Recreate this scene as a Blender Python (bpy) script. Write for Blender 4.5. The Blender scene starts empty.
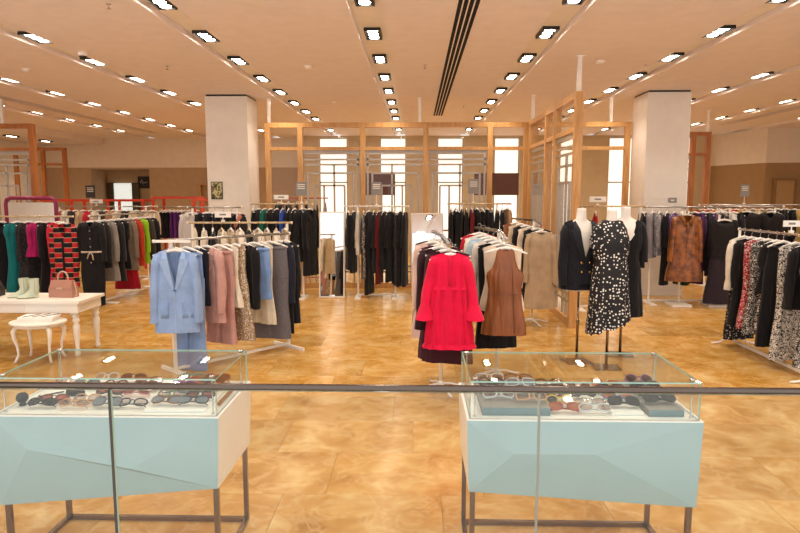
import bpy, math, random
from mathutils import Vector, Matrix
PI = math.pi
def D(a): return math.radians(a)
random.seed(7)
S = bpy.context.scene
COL = S.collection

# ---------------------------------------------------------------- camera
cam = bpy.data.cameras.new('camera'); cam.lens = 28; cam.sensor_width = 36
camo = bpy.data.objects.new('camera', cam); COL.objects.link(camo)
camo.location = (0, 0, 1.70)
camo.rotation_euler = (math.radians(90 - 6.646), 0, math.radians(1.473))
S.camera = camo
# ---------------------------------------------------------------- world, exposure
S.view_settings.view_transform = 'Standard'
S.view_settings.look = 'None'
S.view_settings.gamma = 1
S.view_settings.use_curve_mapping = False
S.view_settings.exposure = 0.0
W = bpy.data.worlds.new('world'); S.world = W; W.use_nodes = True
W.node_tree.nodes['Background'].inputs[0].default_value = (1.0, 0.97, 0.96, 1)
W.node_tree.nodes['Background'].inputs[1].default_value = 1.45
try:
    S.cycles.transparent_max_bounces = 32
except Exception:
    pass
LAMP_W = 58.0
LAMP_COL = (1.0, 0.885, 0.74)
ZC = 3.38

# ---------------------------------------------------------------- materials
def hx(h):
    h = h.lstrip('#'); c = [int(h[i:i+2], 16)/255 for i in (0, 2, 4)]
    return tuple((x/12.92 if x <= .04045 else ((x+.055)/1.055)**2.4) for x in c) + (1,)
MATS = {}
def newmat(name):
    m = bpy.data.materials.new(name); m.use_nodes = True
    nt = m.node_tree; b = nt.nodes['Principled BSDF']
    return m, nt, b
def nd(nt, t, **kw):
    n = nt.nodes.new(t)
    for k, v in kw.items():
        if k.startswith('i_'):
            n.inputs[k[2:].replace('_', ' ')].default_value = v
        else:
            setattr(n, k, v)
    return n
def ramp(nt, fac, stops, const=False):
    r = nt.nodes.new('ShaderNodeValToRGB')
    if const: r.color_ramp.interpolation = 'CONSTANT'
    e = r.color_ramp.elements
    while len(e) < len(stops): e.new(.5)
    for el, (p, c) in zip(e, stops): el.position = p; el.color = c
    nt.links.new(fac, r.inputs[0]); return r.outputs[0]
def plain(name, col, rough=.5, metal=0., spec=.5, coat=0., bump=0., bscale=200, var=0., vscale=6, emit=0, sheen=0, folds=0):
    if name in MATS: return MATS[name]
    m, nt, b = newmat(name); c = hx(col)
    b.inputs['Base Color'].default_value = c
    b.inputs['Roughness'].default_value = rough; b.inputs['Metallic'].default_value = metal
    b.inputs['Specular IOR Level'].default_value = spec; b.inputs['Coat Weight'].default_value = coat
    if sheen: b.inputs['Sheen Weight'].default_value = sheen
    if emit:
        b.inputs['Emission Color'].default_value = c; b.inputs['Emission Strength'].default_value = emit
    tc = nd(nt, 'ShaderNodeTexCoord')
    n = nd(nt, 'ShaderNodeTexNoise', i_Scale=vscale, i_Detail=4.0); nt.links.new(tc.outputs['Object'], n.inputs['Vector'])
    v = max(var, .03)
    lo = tuple(x*(1-v) for x in c[:3])+(1,); hi = tuple(min(1, x*(1+v)) for x in c[:3])+(1,)
    nt.links.new(ramp(nt, n.outputs['Fac'], [(.3, lo), (.7, hi)]), b.inputs['Base Color'])
    if bump:
        n2 = nd(nt, 'ShaderNodeTexNoise', i_Scale=bscale, i_Detail=2.0); nt.links.new(tc.outputs['Object'], n2.inputs['Vector'])
        bp = nd(nt, 'ShaderNodeBump', i_Strength=bump, i_Distance=.004); nt.links.new(n2.outputs['Fac'], bp.inputs['Height'])
        nt.links.new(bp.outputs[0], b.inputs['Normal'])
        if folds:
            mp = nd(nt, 'ShaderNodeMapping'); mp.inputs['Scale'].default_value = (16, 16, 3.2); nt.links.new(tc.outputs['Object'], mp.inputs['Vector'])
            n3 = nd(nt, 'ShaderNodeTexNoise', i_Scale=1.0, i_Detail=2.5, i_Distortion=.8); nt.links.new(mp.outputs[0], n3.inputs['Vector'])
            b3 = nd(nt, 'ShaderNodeBump', i_Strength=folds, i_Distance=.03); nt.links.new(n3.outputs['Fac'], b3.inputs['Height']); nt.links.new(bp.outputs[0], b3.inputs['Normal'])
            nt.links.new(b3.outputs[0], b.inputs['Normal'])
    MATS[name] = m; return m
def cloth(col, rough=.85, var=.12): return plain('cloth_' + col, col, rough, spec=.25, bump=.25, bscale=350, var=var, vscale=9, sheen=.1, folds=.55)
def satin(col): return plain('satin_' + col, col, .38, spec=.4, var=.1, vscale=12)
def spots(name, bg, fg, scale, r, rough=.8, rnd=1.0):
    if name in MATS: return MATS[name]
    m, nt, b = newmat(name); tc = nd(nt, 'ShaderNodeTexCoord')
    v = nd(nt, 'ShaderNodeTexVoronoi', i_Scale=scale, i_Randomness=rnd); nt.links.new(tc.outputs['Object'], v.inputs['Vector'])
    nt.links.new(ramp(nt, v.outputs['Distance'], [(0, hx(fg)), (r, hx(bg))], True), b.inputs['Base Color'])
    b.inputs['Roughness'].default_value = rough; MATS[name] = m; return m
def mottled(name, cols, scale, rough=.75, detail=2.0, dist=1.0, metal=0., lo=.36, hi=.64):
    if name in MATS: return MATS[name]
    m, nt, b = newmat(name); tc = nd(nt, 'ShaderNodeTexCoord')
    n = nd(nt, 'ShaderNodeTexNoise', i_Scale=scale, i_Detail=detail, i_Distortion=dist); nt.links.new(tc.outputs['Object'], n.inputs['Vector'])
    k = len(cols)
    st = [(0 if i == 0 else lo + (hi-lo)*(i-1)/max(1, k-2) if k > 2 else .5, hx(c)) for i, c in enumerate(cols)]
    nt.links.new(ramp(nt, n.outputs['Fac'], st, True), b.inputs['Base Color'])
    b.inputs['Roughness'].default_value = rough; b.inputs['Metallic'].default_value = metal; MATS[name] = m; return m
def stripes(name, cols, scale, axis='X', rough=.8):
    if name in MATS: return MATS[name]
    m, nt, b = newmat(name); tc = nd(nt, 'ShaderNodeTexCoord')
    w = nd(nt, 'ShaderNodeTexWave', i_Scale=scale, i_Distortion=.6); w.bands_direction = axis
    nt.links.new(tc.outputs['Object'], w.inputs['Vector'])
    nt.links.new(ramp(nt, w.outputs['Fac'], [(0, hx(cols[0])), (.55, hx(cols[1]))], True), b.inputs['Base Color'])
    b.inputs['Roughness'].default_value = rough; MATS[name] = m; return m
def knit():
    if 'block_knit' in MATS: return MATS['block_knit']
    m, nt, b = newmat('block_knit'); tc = nd(nt, 'ShaderNodeTexCoord')
    sp = nd(nt, 'ShaderNodeSeparateXYZ'); cb = nd(nt, 'ShaderNodeCombineXYZ')
    nt.links.new(tc.outputs['Object'], sp.inputs[0]); nt.links.new(sp.outputs['X'], cb.inputs['X']); nt.links.new(sp.outputs['Z'], cb.inputs['Y'])
    mp = nd(nt, 'ShaderNodeMapping'); mp.inputs['Scale'].default_value = (8.0, 13.333, 1); nt.links.new(cb.outputs[0], mp.inputs['Vector'])
    br = nd(nt, 'ShaderNodeTexChecker', i_Color1=hx('#b81f28'), i_Color2=hx('#0d0c10'), i_Scale=1.0)
    nt.links.new(mp.outputs[0], br.inputs['Vector'])
    fr = nd(nt, 'ShaderNodeMath', operation='PINGPONG'); fr.inputs[1].default_value = .0375; nt.links.new(sp.outputs['Z'], fr.inputs[0])
    lt = nd(nt, 'ShaderNodeMath', operation='LESS_THAN'); lt.inputs[1].default_value = .0035; nt.links.new(fr.outputs[0], lt.inputs[0])
    mx = nd(nt, 'ShaderNodeMix', data_type='RGBA'); nt.links.new(lt.outputs[0], mx.inputs['Factor']); nt.links.new(br.outputs['Color'], mx.inputs['A']); mx.inputs['B'].default_value = hx('#c4a68c')
    nt.links.new(mx.outputs['Result'], b.inputs['Base Color'])
    b.inputs['Roughness'].default_value = .9; MATS['block_knit'] = m; return m
def sequin(name, col):
    if name in MATS: return MATS[name]
    m, nt, b = newmat(name); tc = nd(nt, 'ShaderNodeTexCoord'); c = hx(col)
    v = nd(nt, 'ShaderNodeTexVoronoi', i_Scale=150.0); nt.links.new(tc.outputs['Object'], v.inputs['Vector'])
    nt.links.new(ramp(nt, v.outputs['Color'], [(.2, tuple(x*.45 for x in c[:3])+(1,)), (.6, c), (.85, (1, .93, .82, 1))]), b.inputs['Base Color'])
    b.inputs['Roughness'].default_value = .35; b.inputs['Metallic'].default_value = .45
    bp = nd(nt, 'ShaderNodeBump', i_Strength=.6, i_Distance=.004); nt.links.new(v.outputs['Distance'], bp.inputs['Height']); nt.links.new(bp.outputs[0], b.inputs['Normal'])
    MATS[name] = m; return m
def snake():
    if 'snakeskin' in MATS: return MATS['snakeskin']
    m, nt, b = newmat('snakeskin'); tc = nd(nt, 'ShaderNodeTexCoord')
    v = nd(nt, 'ShaderNodeTexVoronoi', i_Scale=55.0); v.feature = 'DISTANCE_TO_EDGE'; nt.links.new(tc.outputs['Object'], v.inputs['Vector'])
    n = nd(nt, 'ShaderNodeTexNoise', i_Scale=11.0, i_Detail=3.0); nt.links.new(tc.outputs['Object'], n.inputs['Vector'])
    mx = nd(nt, 'ShaderNodeMix', data_type='RGBA', blend_type='MULTIPLY'); mx.inputs['Factor'].default_value = .7
    nt.links.new(ramp(nt, n.outputs['Fac'], [(.35, hx('#6b3a16')), (.65, hx('#b06a2c'))]), mx.inputs['A'])
    nt.links.new(ramp(nt, v.outputs['Distance'], [(0, (.25, .2, .15, 1)), (.12, (1, 1, 1, 1))]), mx.inputs['B'])
    nt.links.new(mx.outputs['Result'], b.inputs['Base Color']); b.inputs['Roughness'].default_value = .32; MATS['snakeskin'] = m; return m
def wood(name, c1, c2, rough=.4):
    if name in MATS: return MATS[name]
    m, nt, b = newmat(name); tc = nd(nt, 'ShaderNodeTexCoord')
    mp = nd(nt, 'ShaderNodeMapping'); mp.inputs['Scale'].default_value = (14, 14, 1.2); nt.links.new(tc.outputs['Object'], mp.inputs['Vector'])
    n = nd(nt, 'ShaderNodeTexNoise', i_Scale=2.5, i_Detail=6.0, i_Distortion=.6); nt.links.new(mp.outputs[0], n.inputs['Vector'])
    nt.links.new(ramp(nt, n.outputs['Fac'], [(.3, hx(c1)), (.7, hx(c2))]), b.inputs['Base Color'])
    b.inputs['Roughness'].default_value = rough; MATS[name] = m; return m
def marble():
    m, nt, b = newmat('marble'); g = nd(nt, 'ShaderNodeNewGeometry'); oi = nd(nt, 'ShaderNodeObjectInfo')
    ad = nd(nt, 'ShaderNodeVectorMath', operation='SCALE'); ad.inputs['Scale'].default_value = 7.0
    cb = nd(nt, 'ShaderNodeCombineXYZ'); nt.links.new(oi.outputs['Random'], cb.inputs['X']); nt.links.new(oi.outputs['Random'], cb.inputs['Z']); nt.links.new(cb.outputs[0], ad.inputs[0])
    a2 = nd(nt, 'ShaderNodeVectorMath', operation='ADD'); nt.links.new(g.outputs['Position'], a2.inputs[0]); nt.links.new(ad.outputs[0], a2.inputs[1])
    n1 = nd(nt, 'ShaderNodeTexNoise', i_Scale=3.4, i_Detail=10.0, i_Roughness=.66, i_Distortion=.3); nt.links.new(a2.outputs[0], n1.inputs['Vector'])
    base = ramp(nt, n1.outputs['Fac'], [(.28, hx('#a3763c')), (.5, hx('#c49a60')), (.72, hx('#dcc08c'))])
    n2 = nd(nt, 'ShaderNodeTexNoise', i_Scale=3.6, i_Detail=8.0, i_Roughness=.6, i_Distortion=.7); nt.links.new(a2.outputs[0], n2.inputs['Vector'])
    vein = ramp(nt, n2.outputs['Fac'], [(.47, (0, 0, 0, 1)), (.5, (1, 1, 1, 1)), (.53, (0, 0, 0, 1))])
    mx = nd(nt, 'ShaderNodeMix', data_type='RGBA'); nt.links.new(base, mx.inputs['A']); mx.inputs['B'].default_value = hx('#e6cda2')
    mv = nd(nt, 'ShaderNodeMath', operation='MULTIPLY'); mv.inputs[1].default_value = .3; nt.links.new(vein, mv.inputs[0]); nt.links.new(mv.outputs[0], mx.inputs['Factor'])
    hs = nd(nt, 'ShaderNodeHueSaturation'); hs.inputs['Saturation'].default_value = 1.12
    rr = nd(nt, 'ShaderNodeMapRange'); rr.inputs['To Min'].default_value = .84; rr.inputs['To Max'].default_value = 1.1; nt.links.new(oi.outputs['Random'], rr.inputs[0])
    nt.links.new(rr.outputs[0], hs.inputs['Value']); nt.links.new(mx.outputs['Result'], hs.inputs['Color']); nt.links.new(hs.outputs[0], b.inputs['Base Color'])
    nt.links.new(ramp(nt, n1.outputs['Fac'], [(.3, (.26, .26, .26, 1)), (.7, (.17, .17, .17, 1))]), b.inputs['Roughness'])
    b.inputs['Specular IOR Level'].default_value = .55
    return m
def glass(name, tint='#fcfefd', strength=1.0):
    if name in MATS: return MATS[name]
    m = bpy.data.materials.new(name); m.use_nodes = True; nt = m.node_tree; nt.nodes.clear()
    out = nd(nt, 'ShaderNodeOutputMaterial'); mx = nd(nt, 'ShaderNodeMixShader')
    tr = nd(nt, 'ShaderNodeBsdfTransparent'); tr.inputs[0].default_value = hx(tint)
    gl = nd(nt, 'ShaderNodeBsdfGlossy'); gl.inputs['Roughness'].default_value = .02
    lw = nd(nt, 'ShaderNodeLayerWeight'); lw.inputs['Blend'].default_value = .5
    pw = nd(nt, 'ShaderNodeMath', operation='POWER'); pw.inputs[1].default_value = 5.0; nt.links.new(lw.outputs['Facing'], pw.inputs[0])
    mu = nd(nt, 'ShaderNodeMath', operation='MULTIPLY_ADD'); mu.inputs[1].default_value = .6*strength; mu.inputs[2].default_value = .028*strength
    nt.links.new(pw.outputs[0], mu.inputs[0]); nt.links.new(mu.outputs[0], mx.inputs[0])
    nt.links.new(tr.outputs[0], mx.inputs[1]); nt.links.new(gl.outputs[0], mx.inputs[2]); nt.links.new(mx.outputs[0], out.inputs[0])
    MATS[name] = m; return m

WHITE = plain('white_paint', '#efe7dc', .55, var=.04)
WHITEG = plain('white_lacquer', '#f2ebe1', .3, var=.03)
CEIL = plain('ceiling_paint', '#f2e7e6', .7, var=.02)
TRACK = plain('track_paint', '#f3ebe2', .4, var=.02)
WALLU = plain('upper_wall_paint', '#e8dccb', .75, var=.03)
WALLL = plain('lower_wall_paint', '#b79d7c', .75, var=.05)
PILLAR = plain('pillar_paint', '#eee6dc', .6, var=.03)
MARBLE = marble()
GROUT = plain('grout', '#b5905c', .8)
BLACK = plain('black_metal', '#141210', .4)
CHROME = plain('chrome', '#cfc8c0', .16, metal=1.)
STEEL = plain('satin_steel', '#b4aea8', .32, metal=1.)
BRONZE = plain('bronze_steel', '#8d7a68', .22, metal=1.)
OAK = wood('oak_frame', '#bd8648', '#d6a568')
OAKD = wood('oak_frame_dark', '#9c5a22', '#b9722f')
BAMBOO = wood('rail_wood', '#b79a70', '#d8c29c')
HANGW = plain('hanger_white', '#f1ece4', .45)
HANGB = wood('hanger_wood', '#d5b98e', '#ecd9b4')
GLASS = glass('clear_glass')
GLASSB = glass('balustrade_glass', '#fbfdfb', .8)
GEDGE = plain('glass_edge', '#9fc4b4', .15, spec=.8)
AQUA = plain('aqua_lacquer', '#9fb5b6', .25, coat=.3, var=.02)
RED = plain('red_enamel', '#c8391c', .35)
MAGENTA = plain('magenta_frame', '#8c2350', .4)
MIRROR = plain('mirror_silver', '#f4f2ee', .02, metal=1.)
LAMP = plain('lamp_glow', '#fff1dc', .5, emit=26)
WINDOW = plain('window_blind_lit', '#fff6ea', .6, emit=1.0)
BLK = '#121116'

# ---------------------------------------------------------------- mesh helpers
class MB:
    def __init__(s): s.v = []; s.f = []; s.m = []; s.mats = []
    def slot(s, mat):
        if mat not in s.mats: s.mats.append(mat)
        return s.mats.index(mat)
    def add(s, vs, fs, mi=0):
        o = len(s.v); s.v += [tuple(v) for v in vs]; s.f += [tuple(i+o for i in f) for f in fs]; s.m += [mi]*len(fs); return s
    def box(s, x0, x1, y0, y1, z0, z1, mi=0):
        return s.add([(x0,y0,z0),(x1,y0,z0),(x1,y1,z0),(x0,y1,z0),(x0,y0,z1),(x1,y0,z1),(x1,y1,z1),(x0,y1,z1)],
                     [(3,2,1,0),(4,5,6,7),(0,1,5,4),(1,2,6,5),(2,3,7,6),(3,0,4,7)], mi)
    def cbox(s, cx, cy, cz, sx, sy, sz, mi=0): return s.box(cx-sx/2, cx+sx/2, cy-sy/2, cy+sy/2, cz-sz/2, cz+sz/2, mi)
    def bar(s, a, b, w, h, mi=0):
        a, b = Vector(a), Vector(b); d = (b-a).normalized()
        up = Vector((0,0,1)) if abs(d.z) < .95 else Vector((0,1,0))
        r = d.cross(up).normalized()*(w/2); u = r.cross(d).normalized()*(h/2)
        vs = [p+q for p in (a, b) for q in (-r-u, r-u, r+u, -r+u)]
        return s.add(vs, [(0,1,2,3),(7,6,5,4),(0,4,5,1),(1,5,6,2),(2,6,7,3),(3,7,4,0)], mi)
    def tube(s, pts, r, n=8, mi=0, flat=1., closed=False):
        P = [Vector(p) for p in pts]; m = len(P); rs = r if isinstance(r, (list, tuple)) else [r]*m; vs = []; ref = None
        for i, p in enumerate(P):
            if closed: t = (P[(i+1) % m]-P[i-1])
            else: t = P[min(i+1, m-1)]-P[max(i-1, 0)]
            t.normalize()
            if ref is None: ref = Vector((0,1,0)) if abs(t.y) < .9 else Vector((1,0,0))
            a = (ref - t*ref.dot(t)).normalized(); ref = a; b = t.cross(a)
            for k in range(n):
                q = 2*PI*k/n; vs.append(p + a*math.cos(q)*rs[i]*flat + b*math.sin(q)*rs[i])
        fs = []
        for i in range(m if closed else m-1):
            j = (i+1) % m
            for k in range(n):
                l = (k+1) % n; fs.append((i*n+k, i*n+l, j*n+l, j*n+k))
        if not closed: fs += [tuple(range(n))[::-1], tuple(range((m-1)*n, m*n))]
        return s.add(vs, fs, mi)
    def lathe(s, prof, n=16, c=(0,0), mi=0, sy=1.):
        vs = []
        for r, z in prof:
            for k in range(n): q = 2*PI*k/n; vs.append((c[0]+r*math.cos(q), c[1]+r*math.sin(q)*sy, z))
        fs = []
        for i in range(len(prof)-1):
            for k in range(n):
                l = (k+1) % n; fs.append((i*n+k, i*n+l, (i+1)*n+l, (i+1)*n+k))
        fs += [tuple(range(n))[::-1], tuple(range((len(prof)-1)*n, len(prof)*n))]
        return s.add(vs, fs, mi)
    def prism(s, poly, z0, z1, mi=0):
        n = len(poly); vs = [(x,y,z0) for x,y in poly]+[(x,y,z1) for x,y in poly]
        return s.add(vs, [tuple(range(n))[::-1], tuple(range(n,2*n))]+[(i,(i+1)%n,n+(i+1)%n,n+i) for i in range(n)], mi)
    def mesh(s, name, mats, smooth=False):
        me = bpy.data.meshes.new(name); me.from_pydata(s.v, [], s.f)
        for m in (mats if isinstance(mats, (list, tuple)) else [mats]): me.materials.append(m)
        me.polygons.foreach_set('material_index', s.m)
        if smooth: me.polygons.foreach_set('use_smooth', [True]*len(s.f))
        me.update(); return me
    def build(s, name, mats, parent=None, smooth=False, loc=(0,0,0), rz=0):
        return link(name, s.mesh(name, mats, smooth), parent, loc, rz)
def link(name, me, parent=None, loc=(0,0,0), rz=0):
    o = bpy.data.objects.new(name, me); COL.objects.link(o); o.location = loc; o.rotation_euler = (0,0,rz)
    if parent: o.parent = parent
    return o
def tag(o, label, cat, group=None):
    o['label'] = label; o['category'] = cat
    if group: o['group'] = group
    return o
def thing(name, label, cat, loc=(0,0,0), rz=0, group=None):
    return tag(link(name, None, None, loc, rz), label, cat, group)
def struct(o): o['kind'] = 'structure'; return o

# ================================================================ SETTING
# floor : slab + individual marble tiles
fb = MB(); fb.box(-12.5, 12.5, 1.62, 21, -.25, -.012)   # floor cut off here, as at an atrium, so light from below reaches ceiling
floor = struct(fb.build('floor', GROUT))
TX, TY = .90, .58
def tile_mesh():
    m = MB(); g = .0007; c = .0014; x0, x1, y0, y1 = g, TX-g, g, TY-g
    m.add([(x0,y0,-.012),(x1,y0,-.012),(x1,y1,-.012),(x0,y1,-.012),(x0,y0,-.0015),(x1,y0,-.0015),(x1,y1,-.0015),(x0,y1,-.0015),
           (x0+c,y0+c,0),(x1-c,y0+c,0),(x1-c,y1-c,0),(x0+c,y1-c,0)],
          [(0,1,5,4),(1,2,6,5),(2,3,7,6),(3,0,4,7),(4,5,9,8),(5,6,10,9),(6,7,11,10),(7,4,8,11),(8,9,10,11)])
    return m
tm = tile_mesh().mesh('tile', MARBLE)
rest = MB(); tv, tf = tile_mesh().v, tile_mesh().f
for j in range(-1, 31):
    y = 3.36 + (j-2)*TY
    off = [.0, .35, .62, .17][j % 4]
    for i in range(-15, 16):
        x = -.17 + off*TX + i*TX
        if x < -12.4 or x > 11.5: continue
        yc = y + TY/2; xc = x + TX/2
        if 2.3 < yc < 11.3 and abs(xc) < .69*yc + .6:
            link('tile', tm, floor, (x, y, 0))
        elif y > 1.6:
            rest.add([(a+x, b+y, c) for a, b, c in tv], tf)
ro = rest.build('tile_field', MARBLE, floor); ro['kind'] = 'stuff'

# ceiling with recessed light troughs
TRX = [-8.04, -6.17, -4.22, -2.32, -.47, 1.41, 3.23, 5.03, 6.88, 8.70]
TW = .15; DEP = .065
cb = MB(); xs = [-12.5]
for t in TRX: xs += [t-TW, t+TW]
xs.append(12.5)
for i in range(0, len(xs), 2): cb.box(xs[i], xs[i+1], 1.6, 21, ZC, ZC+.3)
ceiling = struct(cb.build('ceiling', CEIL))
for t in TRX:
    m = MB(); m.box(t-TW, t+TW, 1.6, 21, ZC+DEP, ZC+.3); m.build('light_trough', TRACK, ceiling)

# walls
YB = 18.4
def wallbox(name, x0, x1, y0, y1, z0, z1, mat, parent=None): 
    m = MB(); m.box(x0, x1, y0, y1, z0, z1); o = m.build(name, mat, parent)
    return o if parent else struct(o)
WINX = [(-2.85,-2.02),(-1.06,-.30),(.62,1.37),(2.27,3.0),(3.93,4.68),(5.58,6.33),(7.25,7.95)]
mb = MB(); prev = -3.3
for a, b in WINX + [(8.6, 8.6)]:
    mb.box(prev, a, YB, YB+.2, 0, ZC); prev = b
for a, b in WINX: mb.box(a, b, YB, YB+.2, 0, .35); mb.box(a, b, YB, YB+.2, 3.34, ZC)
BEIGE = plain('beige_wall', '#cbb896', .75, var=.04)
struct(mb.build('wall_back', BEIGE))
for i, (a, b) in enumerate(WINX):
    m = MB(); m.box(a, b, YB+.12, YB+.14, .35, 3.34); w = struct(m.build('window_%d' % (i+1), WINDOW))
    m = MB(); m.box(a, b, YB+.09, YB+.12, 2.02, 2.06); m.box(a, b, YB+.09, YB+.12, .35, .40); m.box(a, b, YB+.09, YB+.12, 3.30, 3.34)
    m.box(a, a+.03, YB+.09, YB+.12, .40, 3.30); m.box(b-.03, b, YB+.09, YB+.12, .40, 3.30); m.build('window_frame', STEEL, w)
# left back wall, two tones, with an alcove
YL = 19.0
ax0, ax1, az = -9.95, -8.15, 2.46
lm = MB()
lm.box(-12.3, ax0, YL, YL+.2, 0, 2.50, 1); lm.box(ax1, -3.3, YL, YL+.2, 0, 2.50, 1)
lm.box(ax0, ax1, YL, YL+.2, az, 2.50, 1); lm.box(-12.3, -3.3, YL, YL+.2, 2.50, ZC, 0)
struct(lm.build('wall_back_left', [WALLU, WALLL]))
m = MB(); m.box(-3.3, -3.1, YB+.2, YL, 0, ZC); struct(m.build('wall_return', WALLU))
m = MB(); m.box(ax0-.1, ax0, YL+.2, YL+1.0, 0, az); m.box(ax1, ax1+.1, YL+.2, YL+1.0, 0, az); m.box(ax0, ax1, YL+1.0, YL+1.1, 0, az); m.box(ax0, ax1, YL+.2, YL+1., az, az+.1)
struct(m.build('wall_alcove', WALLL))
DKGRN = plain('dark_jamb', '#4a4130', .6)
for n, (a, b, jamb) in enumerate([(-9.72, -9.12, True), (-8.42, -8.16, False)]):
    m = MB(); m.box(a, b, YL+.93, YL+.96, .02, 2.04); d = struct(m.build('door_%d' % (n+1), plain('lit_door_glass', '#e9f3ee', .4, emit=.75)))
    if jamb:
        for (p, q) in ((a-.2, a), (b, b+.22)):
            m = MB(); m.box(p, q, YL+.88, YL+.99, 0, 2.06); m.build('door_jamb', DKGRN, d)
    m = MB(); m.box(a, b, YL+.90, YL+.92, 1.0, 1.04); m.build('push_bar', STEEL, d)
wallbox('wall_left', -11.6, -11.4, 1.6, YL, 0, ZC, WALLU)
m = MB(); m.box(-11.4, -9.5, 4, YL-.02, 3.20, ZC-.001); struct(m.build('soffit', CEIL))
# right back walls
def slab(name, p, q, t=.2):
    (x0, y0), (x1, y1) = p, q; d = Vector((x1-x0, y1-y0)).normalized(); n = Vector((d.y, -d.x))*-t
    poly = [(x0,y0),(x1,y1),(x1+n.x,y1+n.y),(x0+n.x,y0+n.y)]
    m = MB(); m.prism(poly, 0, 2.5, 1); m.prism(poly, 2.5, ZC, 0); return struct(m.build(name, [WALLU, plain('tan_wall_paint', '#a5855c', .75, var=.05)]))
slab('wall_right_return', (8.5, 18.4), (9.02, 16.5)); slab('wall_back_right', (9.02, 16.5), (12.2, 16.3))
wallbox('wall_right', 11.6, 11.8, 1.6, 16.3, 0, ZC, WALLL)
m = MB(); m.box(9.25, 9.72, 16.38, 16.43, 0.02, 2.05, 0); d = struct(m.build('door_3', plain('tan_door', '#b59468', .6)))
m = MB(); m.box(9.20, 9.25, 16.34, 16.44, 0, 2.10); m.box(9.72, 9.77, 16.34, 16.44, 0, 2.10); m.box(9.25, 9.72, 16.34, 16.44, 2.05, 2.10); m.build('door_frame', plain('tan_trim', '#8f7048', .6), d)
# pillars
for n, (x0, x1, y0, y1) in enumerate([(-3.60, -2.88, 10.75, 11.45), (3.78, 4.48, 10.5, 11.2)]):
    m = MB(); m.box(x0, x1, y0, y1, 0, ZC-.03); o = struct(m.build('wall_pillar_%d' % (n+1), PILLAR))
    m = MB(); m.box(x0+.015, x1-.015, y0+.015, y1-.015, ZC-.03, ZC); m.build('shadow_gap', BLACK, o)

# ================================================================ CEILING FITTINGS
def lamp_meshes():
    h = MB(); a, b = .088, .20
    h.box(-a, a, -b, b, .0, .012)      # backing tray, seen from below
    for (x0,x1,y0,y1) in ((-a,-a+.010,-b,b),(a-.010,a,-b,b),(-a,a,-b,-b+.015),(-a,a,b-.015,b)): h.box(x0,x1,y0,y1,-.022,.0)
    return h.mesh('housing', BLACK), MB().lathe([(.054,-.004),(.052,-.014),(.038,-.020),(.012,-.023)], 14).mesh('spot_lamp', LAMP, True), \
           MB().lathe([(.058,-.001),(.061,-.010),(.056,-.010),(.055,-.001)], 14).mesh('bezel', STEEL, True)
HM, LM, BM = lamp_meshes()
sl = bpy.data.lights.new('spot', 'SPOT'); sl.energy = LAMP_W; sl.color = LAMP_COL; sl.spot_size = math.radians(116); sl.spot_blend = 1.0; sl.shadow_soft_size = .08
for ti, t in enumerate(TRX):
    for k in range(12):  # farthest row is added to brighten the back wall
        y = 5.74 + 1.255*(k-2)
        if y < 2.2: continue
        if ti in (0, 1, 2, 3, 8, 9): y += .06
        if y > 17.8: continue
        if t > 8.4 and y > 15.6: continue
        if abs(t) > .75*y + 1.2: continue
        vis = y > 5.0
        nth = ['first', 'second', 'third', 'fourth', 'fifth', 'sixth'][(4-ti) if ti <= 4 else (ti-5)]
        f = thing('ceiling_spotlight', 'triple ceiling spotlight in the %s trough from the long grille, %s side' % (nth, 'white table' if ti <= 4 else 'mannequin'), 'ceiling light', (t, y, ZC+DEP-.013), 0, 'recessed triple spotlights in the ceiling troughs')
        link('housing', HM, f)
        for q in (-1, 0, 1):
            l = link('spot_lamp', LM, f, (0, q*.128, 0)); link('bezel', BM, l)
        lo = bpy.data.objects.new('spot_light_source', sl); COL.objects.link(lo); lo.location = (0, 0, -.05); lo.parent = f
for k in range(5):
    f = thing('ceiling_spotlight', 'triple ceiling spotlight under the low soffit before the alcove wall', 'ceiling light', (-10.4, 11.5+1.5*k, 3.185), 0, 'spotlights under the low soffit')
    link('housing', HM, f)
    for q in (-1, 0, 1): l = link('spot_lamp', LM, f, (0, q*.128, 0)); link('bezel', BM, l)
    lo = bpy.data.objects.new('spot_light_source', sl); COL.objects.link(lo); lo.location = (0, 0, -.05); lo.parent = f
for x, y0, y1, lab in ((.46, 4.6, 13.7, 'long black slotted air grille in the ceiling running towards the wooden partition'), (-7.25, 9.0, 17.4, 'long dark air grille in the ceiling above the red framed racks'), (7.45, 10.0, 15.6, 'long dark air grille in the ceiling beyond the pillar behind the coats')):
    g = thing('air_grille', lab, 'air grille', (x, (y0+y1)/2, ZC)); h = (y1-y0)/2
    m = MB(); m.box(-.105, .105, -h, h, -.004, -.001); m.build('slot_backing', plain('slot_black', '#0d0b0a', .9), g)
    for q in range(5):
        m = MB(); m.box(-.108+q*.051, -.096+q*.051, -h, h, -.012, -.004); m.build('slat', CEIL, g)
for x, y, r, lab in ((-1.43, 8.44, .055, 'small round white smoke detector on the ceiling in front of the wooden partition'), (2.33, 8.22, .06, 'small round white smoke detector on the ceiling near the pillar behind the coats'), (-5.28, 8.54, .06, 'small round white smoke detector on the ceiling above the white table'), (-1.5, 11.6, .045, 'small round white smoke detector on the ceiling behind the oak partition')):
    d = thing('smoke_detector', lab, 'smoke detector', (x, y, ZC))
    MB().lathe([(r*.5,-.04),(r*.8,-.032),(r,-.012),(r,-.0005)], 16).build('sensor_body', WHITE, d, True)
    MB().lathe([(r*1.15,-.006),(r*1.2,-.0005)], 16).build('mounting_ring', WHITEG, d, True)
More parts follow.
